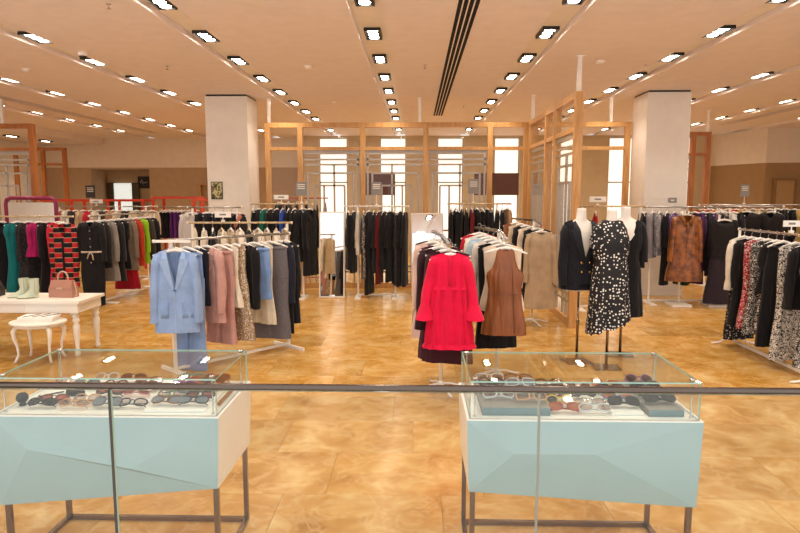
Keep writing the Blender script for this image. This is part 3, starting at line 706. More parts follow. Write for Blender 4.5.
def trousers(label, pos, rz, mat, L=.95, w=.17, th=.03, group=None, lo=False, name='trousers', hanger=HANGW, flare=1.12):
    SEED[0] += 1; sd = SEED[0]; t = thing(name, label, 'trousers', pos, rz, group); z0 = -.125
    m = MB(); m.tube([(w*.98*math.copysign(abs(math.cos(a))**.8, math.cos(a)), th*math.sin(a), z0-.018) for a in [2*PI*i/20 for i in range(20)]], .020, 6, flat=.35, closed=True); m.build('waistband', mat, t, True)
    Body([(0, w, th*.9), (1, w*1.06, th*1.1)], .26, z0=z0-.02, nw=9, slope=0, vf=0, vb=0, amp=.003, seed=sd, nu=28, nv=6).m.build('hip_panel', mat, t, True)
    for s_ in (-1, 1):
        B = Body([(0, w*.56, th*1.05), (.5, w*.50, th*.9), (1, w*.52*flare, th)], L-.22, z0=z0-.24, nw=9, slope=0, vf=0, vb=0, amp=.005, k=4, seed=sd+s_, nu=(12 if lo else 20), nv=(6 if lo else 12))
        B.m.v = [(x+s_*w*.53, y, z) for x, y, z in B.m.v]; B.m.build('trouser_leg', mat, t, True)
    if hanger: hanger_parts(t, hanger, w*1.05, True, lo)
    return t
def skirt(label, pos, rz, mat, L=.6, w0=.15, w1=.22, th=.04, k=10, amp=.010, group=None, lo=False, hanger=HANGW):
    SEED[0] += 1; t = thing('skirt', label, 'skirt', pos, rz, group); z0 = -.125
    m = MB(); m.tube([(w0*.98*math.copysign(abs(math.cos(a))**.8, math.cos(a)), th*.7*math.sin(a), z0-.016) for a in [2*PI*i/20 for i in range(20)]], .018, 6, flat=.35, closed=True); m.build('waistband', mat, t, True)
    Body([(0, w0, th*.7), (.3, w0+(w1-w0)*.5, th), (1, w1, th*1.2)], L, z0=z0-.01, nw=9, slope=0, vf=0, vb=0, amp=amp, k=k, seed=SEED[0], nu=(26 if lo else 56), nv=(7 if lo else 14)).m.build('skirt_panel', mat, t, True)
    if hanger: hanger_parts(t, hanger, w0*1.1, True, lo)
    return t
def along(p, q, u, z): return (p[0]+(q[0]-p[0])*u, p[1]+(q[1]-p[1])*u, z)
def railrot(p, q): return math.atan2(q[1]-p[1], q[0]-p[0])-PI/2

# ---------------------------------------------------------------- racks
def tube_rail(t, a, b, mat, r=.013, caps=True, name='rail'):
    o = MB().tube([a, b], r, 10).build(name, mat, t, True)
    if caps:
        d = (Vector(b)-Vector(a)).normalized()
        for p, s_ in ((Vector(a), -1), (Vector(b), 1)):
            MB().tube([p, p+d*s_*.018], r*1.3, 10).build('end_cap', WHITEG, o, True)
    return o
def straight_rack(label, p, q, z, rail_mat, frame_mat=WHITEG, posts=(.12, .88), base='plate', zpost=None, group=None, r=.012, name='clothes_rack'):
    """two-post rack, rail from p to q (world xy)"""
    t = thing(name, label, 'clothes rack', (p[0], p[1], 0), math.atan2(q[1]-p[1], q[0]-p[0]), group)
    L = math.hypot(q[0]-p[0], q[1]-p[1])
    tube_rail(t, (0,0,z), (L,0,z), rail_mat)
    for u in posts:
        m = MB(); m.cbox(u*L, 0, (z-.013+.015)/2, .028, .028, z-.028); m.build('post', frame_mat, t)
        if base == 'plate':
            m = MB(); m.box(u*L-.05, u*L+.05, -.24, .24, 0, .015); m.build('base_plate', frame_mat, t)
        elif base == 'feet':
            m = MB()
            m.bar((u*L, -.26, .015), (u*L, .26, .015), .03, .03); m.build('foot', frame_mat, t)
    m = MB(); m.box(posts[0]*L+.014, posts[-1]*L-.014, -.012, .012, .03, .054); m.build('base_bar', frame_mat, t)
    return t
def faceout(label, post, front, zf, zb, foot='tripod', group=None, back=None):
    """single post stand with an arm sloping down towards `front`"""
    t = thing('display_stand', label, 'clothes rack', (post[0], post[1], 0), 0, group)
    dx, dy = front[0]-post[0], front[1]-post[1]
    MB().tube([(0,0,.03),(0,0,zb-.012)], .015, 10).build('post', WHITEG, t, True)
    bx, by = (back[0]-post[0], back[1]-post[1]) if back else (-dx*.25, -dy*.25)
    m = MB(); m.bar((bx, by, zb), (0, 0, zb), .03, .024); m.bar((0, 0, zb), (dx, dy, zf), .03, .024); m.build('arm', CHROME, t)
    n = 9; 
    for i in range(1, n):
        u = i/n; m = MB(); m.cbox(dx*u, dy*u, zb+(zf-zb)*u+.020, .008, .008, .016); m.build('arm_pin', CHROME, t)
    if foot == 'tripod':
        for a in (20, 110, 200, 290):
            c, s_ = math.cos(D(a)), math.sin(D(a))
            m = MB(); m.tube([(0,0,.055),(c*.10,s_*.10,.045),(c*.20,s_*.20,.012),(c*.24,s_*.24,.010)], .010, 8); m.build('foot', WHITEG, t, True)
        MB().lathe([(.022,.02),(.024,.05),(.018,.08)], 12).build('foot_collar', WHITEG, t, True)
    else:
        m = MB(); m.box(-.15, .15, -.15, .15, 0, .03); m.build('base_plate', WHITEG, t)
    return t
def sign(label, x, y, z, w, h, bmat, lines=True, stem=.12, rz=0, txtmat=None, group=None):
    t = thing('sign_holder', label, 'sign', (x, y, z), rz, group)
    m = MB(); m.box(-w/2, w/2, -.006, .006, stem, stem+h); m.build('sign_board', bmat, t)
    m = MB(); m.tube([(0,0,0),(0,0,stem)], .006, 8); m.cbox(0, 0, .012, .04, .03, .024); m.build('stem', WHITEG, t)
    if lines:
        n = 3 if h > .12 else 1
        for i in range(n):
            zz = stem+h*(.80-.14*i) if n > 1 else stem+h*.5; ww = w*(.34 if n > 1 else .2)
            m = MB(); m.box(-ww, ww, -.0075, -.006, zz-.006 if n > 1 else zz-.010, zz+.006 if n > 1 else zz+.010); m.build('print_line', txtmat or WHITE, t)
    return t
SIGNG = plain('sign_grey', '#8a8580', .5); SIGNW = plain('sign_white', '#f6f2ea', .5); INK = plain('sign_ink', '#8a827a', .6)

# ===== Rack 1 : blue and pink suits (diagonal)
P, Q = (-2.39, 5.62), (-1.40, 6.80); Z1 = 1.27
rk = straight_rack('white diagonal clothes rack carrying the blue and pink suits', P, Q, Z1, STEEL, posts=(.10, .98), base='feet')
R1 = railrot(P, Q)
def wl(o, p):   # world point in a rack's local frame
    c, s_ = math.cos(o.rotation_euler[2]), math.sin(o.rotation_euler[2]); x, y = p[0]-o.location[0], p[1]-o.location[1]
    return (x*c+y*s_, -x*s_+y*c, p[2])
m = MB(); m.bar(wl(rk, (-2.40, 5.62, Z1)), wl(rk, (-2.06, 5.62, Z1)), .022, .022); m.build('front_bar', WHITEG, rk)
blue = cloth('#8ea9d3'); blue2 = cloth('#86a3d0'); lin = satin('#a9c2e4'); pinkm = cloth('#c79a92'); navy = cloth('#1c1e2c'); cream = cloth('#e6dccb')
BW = plain('button_blue', '#5d7396', .3)
garment('blazer', 'light blue single button blazer at the end of the suit rack', 'blazer', (-2.21, 5.62, Z1), D(8), blue, L=.76, sw=.205, ww=.175, hw=.205, th=.055, sl=.62, sr=(.075, .06), vf=.33, nw=.07, lapel=(cloth('#9ab4db'), .35), buttons=(BW, (.0,), (.36,)), pocket=(blue2, (-.12, .12), .47, .06, .15), ang=.13, amp=.004)
garment('blazer', 'light blue blazer tucked behind the end blazer on the suit rack', 'blazer', along(P, Q, .13, Z1), D(-14), blue2, L=.74, sw=.20, ww=.18, hw=.195, th=.045, sl=.60, sr=(.07, .056), vf=.3, nw=.07, lapel=(cloth('#93aed8'), .32), buttons=(BW, (0,), (.34,)), ang=.10, amp=.004)
trousers('long light blue trousers between the blue and pink blazers', along(P, Q, .20, Z1), R1+D(26), cloth('#7f9ccb'), L=1.12, w=.17, th=.035)
garment('waistcoat', 'small dark navy sleeveless top between the blue trousers and pink blazer', 'top', along(P, Q, .275, Z1), R1+D(12), navy, L=.56, sw=.17, th=.035, vf=.14, nw=.06)
garment('blazer', 'dusty pink long blazer on the suit rack', 'blazer', along(P, Q, .345, Z1), R1+D(14), pinkm, L=.74, sw=.20, hw=.21, th=.05, sl=.60, sr=(.072, .056), vf=.30, nw=.07, lapel=(cloth('#cfa59c'), .32), buttons=(plain('button_pink', '#8d6560', .3), (0,), (.34,)), pocket=(cloth('#c0928a'), (-.11, .11), .48, .06, .05), ang=.08, amp=.004)
trousers('dusty pink trousers hanging behind the pink blazer', along(P, Q, .43, Z1), R1+D(18), cloth('#bf918a'), L=.92, w=.165, th=.035)
garment('blouse', 'white sleeveless blouse beside the pink trousers', 'blouse', along(P, Q, .495, Z1), R1+D(10), cream, L=.62, sw=.16, hw=.19, th=.035, vf=.08, amp=.009)
garment('dress', 'gold beige sequin dress on the suit rack', 'dress', along(P, Q, .555, Z1), R1+D(20), sequin('gold_sequins', '#b79a76'), L=.98, sw=.13, ww=.15, hw=.21, th=.045, vf=.14, nw=.08, amp=.006)
garment('cardigan', 'black long sleeved cardigan behind the sequin dress', 'cardigan', along(P, Q, .63, Z1), R1+D(8), cloth(BLK), L=.66, sw=.19, th=.04, sl=.62, sr=(.06, .045), vf=.2, nw=.07)
trousers('light blue short trousers folded behind the black cardigan', along(P, Q, .70, Z1), R1+D(26), cloth('#7fa0d6'), L=.52, w=.18, th=.03)
garment('blouse', 'cream sleeveless long blouse next to the grey trousers', 'blouse', along(P, Q, .765, Z1), R1+D(12), cloth('#ddd3bd'), L=.86, sw=.16, hw=.18, th=.035, vf=.1, amp=.009)
gw = mottled('grey_wool', ['#4d4a50', '#6a666c', '#7d7a7e'], 90, .9)
trousers('grey wool wide trousers on the suit rack', along(P, Q, .835, Z1), R1+D(30), gw, L=.98, w=.19, th=.04, flare=1.2)
garment('shirt', 'navy blouse over black trousers at the far end of the suit rack', 'shirt', along(P, Q, .915, Z1), R1+D(14), cloth('#1b1f30'), L=.62, sw=.19, th=.04, sl=.62, sr=(.062, .05), vf=.06, collar=cloth('#20263a'), bot=(cloth(BLK), .55, .45, .16, .17))
garment('blouse', 'dark velvet blouse at the very end of the suit rack', 'blouse', along(P, Q, .965, Z1), R1+D(20), cloth('#15161f'), L=.9, sw=.18, th=.04, sl=.58, vf=.06)
# ===== Rack 2 : wooden railed rack right behind
P, Q = (-2.95, 8.0), (-1.62, 8.05); Z2 = 1.33
straight_rack('clothes rack with a wooden rail standing behind the suit rack', P, Q, Z2, BAMBOO, posts=(.04, .96), base='feet')
m = MB(); 
cols = ['#e9e0d0', '#d9cfc0', '#222028', '#e3d6c0', '#cbb89c', '#efe6d8', '#1d1b22', '#e0d4c2', '#d6c6ae', '#ece2d2', '#c8b494']
for i, c in enumerate(cols):
    dark = c in ('#222028', '#1d1b22')
    garment('blouse', ('dark' if dark else 'pale cream') + ' blouse on the wooden rail behind the suit rack', 'blouse', along(P, Q, .06+.088*i, Z2), railrot(P, Q)+D(random.uniform(14, 30)), cloth(c), L=random.uniform(.55, .7), sw=.18, th=.035, sl=.5 if i % 2 else 0, group='blouses on the wooden rail', hanger=HANGW if i % 3 else HANGB, lo=True)
sign('small white card sign above the wooden rail behind the suit rack', -2.50, 8.02, Z2+.013, .21, .075, SIGNW, stem=.055, txtmat=INK)
# ===== shirts in front of the pillar with the picture
P, Q = (-3.42, 9.3), (-2.62, 9.3); Z3 = 1.50
straight_rack('clothes rack of shirts standing against the pillar with the picture', P, Q, Z3, STEEL, posts=(.08, .92))
garment('shirt', 'grey and white striped shirt on the rack by the pillar with the picture', 'shirt', along(P, Q, .06, Z3), D(10), stripes('grey_stripe', ['#d8d2cc', '#8f8c90'], 28, 'X'), L=.72, sw=.19, th=.05, sl=.5, collar=cloth('#cfc9c4'), lo=True)
for i in range(4):
    garment('shirt', 'black shirt on the rack by the pillar with the picture', 'shirt', along(P, Q, .34+.16*i, Z3), D(22+8*i), cloth(BLK), L=.68, sw=.19, th=.05, sl=.5, lo=True, group='black shirts by the pillar with the picture', collar=cloth('#1a1920'))
garment('shirt', 'dark shirt with a salmon lining on the rack by the pillar with the picture', 'shirt', along(P, Q, .93, Z3), D(-35), cloth('#1f1a1e'), L=.66, sw=.19, th=.05, sl=.5, lo=True, lapel=(cloth('#c77f6a'), .2), vf=.15)

# ===== pink dress stand
ZF = 1.285
PK = cloth('#dd0c40', var=.08)
faceout('white display stand whose sloping chrome arm carries the crimson dress', (.22, 5.30), (.27, 4.98), ZF, 1.35, back=(.16, 5.85))
garment('dress', 'crimson pink long sleeved ruffled mini dress', 'dress', (.275, 5.0, ZF+.012), D(-2), PK, prof=[(0,.158,.014),(.1,.145,.05),(.34,.145,.06),(.38,.155,.066),(1,.20,.085)], L=.76, sw=.175, th=.06, sl=.50, sr=(.066, .058), vf=.018, nw=.055, amp=.012, k=13, ruffle=(PK, (.27, .735)), placket=(cloth('#d00b3c'), .02, .26), flare=.20, ang=.30, z0=-.07)
for i, (c, L_, lab) in enumerate([('#3c1420', .95, 'dark maroon long dress behind the crimson dress'), ('#2a0f18', .70, 'deep wine blouse behind the crimson dress'), ('#45182a', 1.02, 'plum long dress far behind the crimson dress'), ('#d9b9ae', .88, 'pale pink long dress at the back of the crimson dress stand'), ('#1d1418', .8, 'black knit dress at the back of the crimson dress stand')]):
    garment('dress' if i != 1 else 'blouse', lab, 'dress' if i != 1 else 'blouse', (.255-.022*i-(.03 if i % 2 else -.01), 5.15+.13*i, 1.30+.012*i+.016), D([-12, 10, -18, -25, 8][i]), cloth(c), L=L_, sw=.20, hw=.215, th=.04, sl=.56, vf=.05, amp=.008, ang=.06)
# ===== brown leather dress stand
faceout('white display stand whose sloping chrome arm carries the tan leather dress', (.76, 5.72), (.785, 5.42), 1.30, 1.365, back=(.60, 6.25))
LEA = plain('tan_leather', '#8a4f26', .33, var=.15, vscale=5, bump=.15, bscale=90, folds=.7)
garment('dress', 'tan brown leather sleeveless mini dress with halter neckline', 'dress', (.785, 5.45, 1.312), D(-3), LEA, prof=[(0, .075, .014), (.10, .085, .03), (.20, .105, .045), (.29, .165, .055), (.48, .145, .055), (.55, .15, .058), (1, .20, .075)], L=.765, sw=.20, vf=.02, nw=.05, slope=.2, amp=.006, k=5, seams=(plain('tan_leather_dark', '#6e3c1c', .4), .40), z0=-.085)
for i, (c, L_, s_, lab) in enumerate([('#e9d5bd', .60, 0, 'pale peach top right behind the tan leather dress'), ('#141318', .98, .0, 'long black dress behind the tan leather dress'), ('#ded6cc', .62, .55, 'off white blouse behind the tan leather dress'), ('#a9c6dc', .6, .55, 'pale blue blouse behind the tan leather dress'), ('#e8e2da', .66, .55, 'white shirt at the back of the leather dress stand'), ('#b5122a', .7, .55, 'red blouse at the back of the leather dress stand')]):
    garment('top' if i == 0 else 'dress' if i == 1 else 'blouse', lab, 'top' if i == 0 else 'dress' if i == 1 else 'blouse', (.775-.03*i, 5.57+.12*i, 1.318+.012*i+.014), D([-6, 10, -12, 6, -18, 15][i]), cloth(c), L=L_, sw=.20 if i else .185, hw=.2, th=.04, sl=s_, vf=.06, amp=.007, ang=.05)
# ===== taupe dress stand
faceout('white tripod display stand carrying the taupe dress beside the oak partition', (1.53, 8.12), (1.57, 7.86), 1.30, 1.36, back=(1.36, 8.75))
TAU = cloth('#b39c80')
garment('dress', 'taupe long sleeved midi dress with a round neck', 'dress', (1.575, 7.88, 1.312), D(-4), TAU, L=.98, sw=.195, ww=.165, hw=.195, th=.055, sl=.60, sr=(.066, .046), vf=.04, nw=.065, amp=.004, ang=.13)
for i, (c, L_, lab) in enumerate([('#17151a', 1.0, 'black dress right behind the taupe dress'), ('#d9cbb8', .8, 'cream blouse behind the taupe dress'), ('#1b181c', .95, 'second black dress behind the cream blouse'), ('#cdbba2', .75, 'beige top at the back of the taupe dress stand'), ('#8a5a3a', .8, 'brown top at the back of the taupe dress stand')]):
    garment('dress' if L_ > .9 else 'blouse', lab, 'dress' if L_ > .9 else 'blouse', (1.55-.045*i, 8.0+.14*i, 1.325+.012*i+.014), D([-15, -25, -18, -30, -20][i]), cloth(c), L=L_, sw=.19, th=.04, sl=.55, vf=.05, lo=True, ang=.05)

# ===== middle black rack
def dark_row(P, Q, Z, items, group, where, rot=(58, 82), lo=True):
    n = len(items); r0 = railrot(P, Q)
    for i, it in enumerate(items):
        c, L_, kind = it[:3]; nm = it[3] if len(it) > 3 else None; u = .05+.90*i/(n-1)
        pos = along(P, Q, u, Z); rz = r0 + D(random.uniform(-16, 16)); ma = c if not isinstance(c, str) else cloth(c)
        lab = nm or 'black %s in the dark row %s' % (kind, where)
        gp = None if nm else group
        if kind == 'trousers': trousers(lab, pos, rz, ma, L=L_, w=.16, group=gp, lo=lo)
        elif kind == 'skirt': skirt(lab, pos, rz, ma, L=L_, group=gp, lo=lo)
        else: garment(kind, lab, kind, pos, rz, ma, L=L_, sw=.19, hw=.20, th=.034, sl=(.0 if kind in ('top',) else .55), vf=.06, amp=.006, group=gp, lo=lo, ang=.03, sr=(.042, .034))
P, Q = (-1.16, 10.2), (-.13, 10.2); ZM = 1.50
straight_rack('white clothes rack of black dresses in front of the oak partition', P, Q, ZM, WHITEG, posts=(.20, .80))
sq = sequin('black_sequins', '#2a2830')
dark_row(P, Q, ZM, [(BLK, .95, 'jacket'), ('#16151b', 1.0, 'dress'), ('#c6beb4', .7, 'blouse', 'pale grey blouse squeezed between black dresses on the white rack'), (sq, 1.1, 'dress', 'black sequin dress in the middle of the white rack'), (BLK, 1.36, 'dress'), ('#1a181e', 1.0, 'dress'), ('#5c1018', 1.18, 'dress', 'dark red long dress on the white rack of black dresses'), (BLK, .95, 'dress'), ('#131217', 1.15, 'dress'), (spots('tiny_dots_black', '#121116', '#8d8890', 60, .18), 1.2, 'dress', 'black dress with tiny dots on the white rack'), (BLK, 1.22, 'dress'), ('#17161c', 1.22, 'dress')], 'black garments on the white rack', 'on the white rack before the partition')
sign('grey information sign board standing above the white rack of black dresses', -.645, 10.2, ZM+.014, .17, .21, SIGNG, stem=.17)
# ===== back rack right of it
P, Q = (.53, 10.35), (1.56, 10.35); ZK = 1.54
straight_rack('beige railed clothes rack of black trousers near the inner corner of the partition', P, Q, ZK, BAMBOO, posts=(.22, .78))
dark_row(P, Q, ZK, [(BLK, .9, 'dress'), ('#15141a', 1.0, 'trousers'), (BLK, 1.05, 'dress'), ('#17161c', .95, 'dress'), ('#6a1420', .9, 'blouse', 'dark red blouse among black garments on the beige rail'), (BLK, 1.0, 'dress'), ('#121116', 1.0, 'trousers'), (BLK, 1.0, 'dress'), ('#18171d', .95, 'jacket'), (BLK, 1.0, 'dress'), ('#1c1a20', .9, 'jacket'), ('#b08a68', .8, 'blouse', 'tan blouse at the end of the beige rail')], 'black garments on the beige rail', 'on the beige rail')
sign('grey information sign board standing above the beige rail of black trousers', .945, 10.35, ZK+.014, .18, .24, SIGNG, stem=.15)
# ===== left-mid rack
P, Q = (-2.69, 10.1), (-1.69, 10.1); ZL = 1.54
straight_rack('beige railed clothes rack of dark jackets beside the leaning mirror', P, Q, ZL, BAMBOO, posts=(.05, .84))
dark_row(P, (-1.93, 10.1), ZL, [(BLK, .6, 'jacket'), ('#17161c', .65, 'jacket'), ('#0f6a5a', .55, 'blouse', 'green blouse on the beige rail beside the pillar with the picture'), (BLK, .7, 'dress'), (BLK, .7, 'jacket'), ('#2c4fae', .75, 'blouse', 'bright blue blouse on the beige rail beside the pillar with the picture'), (BLK, 1.3, 'dress'), (BLK, 1.35, 'dress')], 'dark jackets on the beige rail', 'beside the pillar with the picture')
garment('coat', 'black jacket at the end of the beige rail beside the leaning mirror', 'jacket', (-1.83, 10.1, ZL), D(52), cloth('#19181c'), L=.85, sw=.19, th=.05, sl=.6, vf=.1, lapel=(cloth('#222126'), .25))
garment('coat', 'long black coat at the end of the beige rail beside the leaning mirror', 'coat', (-1.72, 10.1, ZL), D(62), cloth('#141317'), L=1.08, sw=.19, th=.05, sl=.6, vf=.1, lapel=(cloth('#1d1c20'), .25))
sign('grey information sign board above the dark jackets near the leaning mirror', -1.86, 10.12, ZL+.014, .18, .22, SIGNG, stem=.12)
sign('small white card sign above the dark jackets beside the pillar with the picture', -2.20, 10.16, ZL+.014, .24, .07, SIGNW, stem=.06, txtmat=INK)
# more dark garments behind (x 250-300)
P, Q = (-2.75, 12.3), (-1.75, 12.3)
straight_rack('red ended clothes rack behind the oak partition near the pillar with the picture', P, Q, 1.62, RED, frame_mat=RED, posts=(.06, .94))
dark_row(P, Q, 1.62, [(BLK, .8, 'jacket')]*6, 'dark jackets behind the partition', 'behind the oak partition')

# ===== mirrors
def lean_mirror(label, x, y, w, h, tilt, rz=0):
    t = thing('leaning_mirror', label, 'mirror', (x, y, 0), rz); t.rotation_euler = (-tilt, 0, rz)
    m = MB(); m.box(-w/2+.02, w/2-.02, -.004, .0, .03, h-.02); m.build('mirror_glass', MIRROR, t)
    m = MB(); m.box(-w/2, w/2, 0, .03, .01, h); m.build('backing', WHITEG, t)
    for a in (-w/2, w/2-.02): m = MB(); m.box(a, a+.02, -.012, 0, .01, h); m.build('frame_side', WHITEG, t)
    for z0, z1 in ((.01, .03), (h-.02, h)): m = MB(); m.box(-w/2+.02, w/2-.02, -.012, 0, z0, z1); m.build('frame_rail', WHITEG, t)
    for a in (-w/2+.05, w/2-.05):
        m = MB(); m.bar((a, .03, h*.75), (a, .03+.34*1.0, .06+h*.75*.02), .02, .02); m.build('back_leg', WHITEG, t)
lean_mirror('white framed floor mirror leaning beside the dark jackets', -1.38, 10.08, .42, 1.42, .10)
lean_mirror('white framed floor mirror leaning between the two black clothes racks', .20, 10.25, .54, 1.40, .16, D(4))
# tall magenta mirror on the left
t = thing('magenta_mirror', 'floor mirror with an arched magenta frame behind the bamboo rail', 'mirror', (-6.85, 10.95, 0))
m = MB(); m.box(-.42, .42, -.005, .0, .1, 1.55); m.build('mirror_glass', MIRROR, t)
m = MB(); m.tube([(-.45, 0, .02), (-.45, 0, 1.52), (-.43, 0, 1.60), (-.36, 0, 1.63), (.36, 0, 1.63), (.43, 0, 1.60), (.45, 0, 1.52), (.45, 0, .02)], .035, 8); m.build('frame', MAGENTA, t, True)
m = MB(); m.box(-.42, .42, .0, .03, .1, 1.55); m.build('backing', MAGENTA, t)

# ===== LEFT RACKS
P, Q = (-6.75, 9.25), (-5.22, 9.35); ZA = 1.36
rk = straight_rack('clothes rack with a bamboo rail holding the teal, magenta and striped clothes', P, Q, ZA, BAMBOO, posts=(.1, .95), base='feet')
m = MB(); m.bar(wl(rk, (-5.29, 9.335, ZA-.01)), wl(rk, (-5.29, 9.16, ZA-.01)), .018, .018); m.build('front_arm', STEEL, rk)
spk = spots('speckle_black', '#141218', '#6d6a70', 55, .2)
lst = [('dress', '#141318', 1.02, .5, 'black dress hanging beside the teal dress on the bamboo rail'), ('dress', '#0d6d72', 1.12, .22, 'teal long dress with short sleeves on the bamboo rail'), ('dress', spk, 1.06, .55, 'black speckled dress between the teal and magenta clothes'),
       ('blouse', '#a3165c', .52, .3, 'magenta short sleeved blouse on the bamboo rail'), ('dress', '#131117', 1.16, .5, 'long black dress between the magenta blouse and the crimson dress'), ('dress', '#cf1f3c', 1.16, .5, 'crimson red long dress beside the striped cardigan')]
for i, (nm, c, L_, s_, lab) in enumerate(lst):
    garment(nm, lab, nm, along(P, Q, [.30, .46, .565, .675, .77, .87][i], ZA), D([60, 52, 62, 50, 62, 56][i]), c if not isinstance(c, str) else cloth(c), L=L_, sw=.19, hw=.21, th=.055, sl=s_, vf=.06, amp=.008, ang=.08)
garment('dress', 'dark dress at the start of the bamboo rail', 'dress', along(P, Q, .16, ZA), D(58), cloth('#1a191f'), L=1.0, sw=.19, th=.05, sl=.5, lo=True)
garment('cardigan', 'red and black block striped knitted cardigan on the bamboo rail', 'cardigan', (-5.29, 9.20, ZA-.01), D(12), knit(), L=.98, sw=.19, ww=.18, hw=.19, th=.06, sl=.68, sr=(.07, .056), vf=.22, nw=.07, amp=.006, ang=.07, placket=(cloth(BLK), .24, .97))
# jumpsuit rack receding
P, Q = (-4.92, 9.28), (-4.75, 11.3); ZJ = 1.37
straight_rack('white clothes rack running back from the black jumpsuit', P, Q, ZJ, STEEL, posts=(.12, .95), base='plate')
JS = cloth('#17161a')
j = garment('jumpsuit', 'black long jumpsuit with a pale tied belt and button front', 'jumpsuit', (-4.92, 9.30, ZJ), D(8), JS, L=.62, sw=.20, ww=.15, hw=.17, th=.055, sl=.56, sr=(.065, .05), vf=.08, nw=.065, collar=cloth('#1f1e22'), placket=(cloth('#202024'), .08, .55), buttons=(plain('button_pale', '#b9b2a8', .3), (0,), (.14, .26, .38, .62)), belt=(cloth('#c9b9a8'), .46), amp=.004, ang=.12)
Body([(0, .165, .05), (.25, .175, .055), (1, .15, .055)], .68, z0=-.082-.60, nw=9, slope=0, vf=0, vb=0, amp=.006, k=4, seed=3).m.build('trouser_section', JS, j, True)
rest_ = [('jacket', '#1c1b20', .72, .6, 'black jacket with pale chest buttons right behind the jumpsuit', '#b8b0a6'), ('coat', '#8a8580', .95, .6, 'grey coat behind the black jacket on the jumpsuit rack', None), ('jacket', '#232329', .98, .62, 'charcoal long jacket on the jumpsuit rack', None), ('top', '#101014', .8, .28, 'black short sleeved tunic on the jumpsuit rack', None),
         ('coat', '#7f7064', .85, .6, 'brown grey coat above a red skirt on the jumpsuit rack', None), ('jacket', '#b5381f', .8, .6, 'rust orange jacket on the jumpsuit rack', None), ('blouse', '#8fc31e', .78, .55, 'lime green blouse on the jumpsuit rack', None), ('coat', '#3b352f', .75, .6, 'dark brown jacket at the far end of the jumpsuit rack', None), ('jacket', '#17161a', .75, .6, 'last black jacket at the far end of the jumpsuit rack', None)]
for i, (nm, c, L_, s_, lab, bt_) in enumerate(rest_):
    kw = {}
    if bt_: kw = dict(buttons=(plain('button_pale', bt_, .3), (-.08, .08), (.17,)))
    if i == 4: kw = dict(bot=(cloth('#a3122a'), .62, .55, .17, .22))
    garment(nm, lab, {'top': 'tunic'}.get(nm, nm), along(P, Q, .09+.095*i, ZJ), D(random.uniform(-14, 2)), cloth(c), L=L_, sw=.20, hw=.215, th=.05, sl=s_, sr=(.068, .052), vf=.08, ang=.13, **kw)
# rack rows further back (tops visible)
P, Q = (-7.4, 12.4), (-5.2, 12.4); ZR = 1.45
straight_rack('far clothes rack of mixed tops in front of the red frames', P, Q, ZR, STEEL, posts=(.1, .9))
for i, c in enumerate(['#d8c8b4', '#a8433a', '#e4d8c6', '#3a3236', '#c9b08e', '#c22a3c', '#e0d2bd', '#4a4038', '#b98a6a', '#dccab0', '#2a262a', '#d9c7ae', '#a08a70', '#c8b8a2']):
    garment('blouse', 'small far blouse among mixed tops in front of the red frames', 'blouse', along(P, Q, .04+.07*i, ZR), D(random.uniform(55, 80)), cloth(c), L=.65, sw=.18, th=.04, sl=.45, lo=True, group='mixed tops on the far rack')
sign('small white card sign above the far rack of mixed tops', -6.42, 12.4, ZR+.014, .26, .08, SIGNW, stem=.05, txtmat=INK)
sign('small dark sign board beside the red frames', -6.95, 13.2, 0, .2, .26, plain('sign_dark', '#3a3230', .6), stem=1.62)
# red frames
def red_frame(label, x0, x1, y, z, depth, posts, mat=RED, rail=None):
    t = thing('red_rack_frame', label, 'clothes rack', (x0, y, 0)); L = x1-x0; s = .05
    for yy in (0, depth):
        m = MB(); m.box(0, L, yy-s/2, yy+s/2, z-s, z); m.build('top_bar', mat, t)
        for x in posts: m = MB(); m.box(x*L-s/2+ (s/2 if x == 0 else -s/2 if x == 1 else 0), x*L+s/2+(s/2 if x == 0 else -s/2 if x == 1 else 0), yy-s/2, yy+s/2, 0, z-s); m.build('post', mat, t)
    for x in (0, L-s): m = MB(); m.box(x, x+s, s/2, depth-s/2, z-s, z); m.build('side_bar', mat, t)
    if rail: tube_rail(t, (s, depth/2, rail), (L-s, depth/2, rail), STEEL, caps=False)
    return t
red_frame('wide red metal rack frame standing before the alcove doors', -8.6, -6.15, 14.0, 1.58, .55, (0, .32, .66, 1))
red_frame('red metal rack frame holding the purple trousers', -6.05, -5.05, 14.2, 1.64, .6, (0, 1), rail=1.40)
red_frame('orange red metal rack frame against the pillar with the picture', -4.85, -4.2, 13.4, 1.60, .5, (0, .4, 1), plain('orange_enamel', '#d2531c', .35))
PR = ['#141217', '#19161c', '#141217', '#5a2a78', '#6b3488', '#5a2a78', '#7b746c', '#6b6560', '#5f2c80', '#522672']
for i, c in enumerate(PR):
    trousers({'#5': 'purple', '#6': 'purple'}.get(c[:2], 'black') + ' folded trousers on the red rack frame' if c not in ('#7b746c', '#6b6560') else 'grey folded trousers on the red rack frame', (-5.98+.092*i+.03, 14.5, 1.40), D(random.uniform(68, 85)), cloth(c), L=.58, w=.15, th=.03, group='folded trousers on the red rack frame', lo=True)
t = thing('low_bench', 'low wooden bench under the purple trousers', 'bench', (-5.0, 12.6, 0))
m = MB(); m.box(-.45, .45, -.2, .2, .40, .45); m.build('bench_top', OAKD, t)
for sx in (-1, 1):
    for sy in (-1, 1): m = MB(); m.box(sx*.42-.025, sx*.42+.025, sy*.17-.025, sy*.17+.025, 0, .40); m.build('leg', OAKD, t)
t = thing('wall_sign', 'black square sign with a white script mark in the back alcove', 'sign', (-8.76, YL+.99, 2.07))
m = MB(); m.box(-.19, .19, -.02, 0, -.19, .19); m.build('panel', BLACK, t)
m = MB()
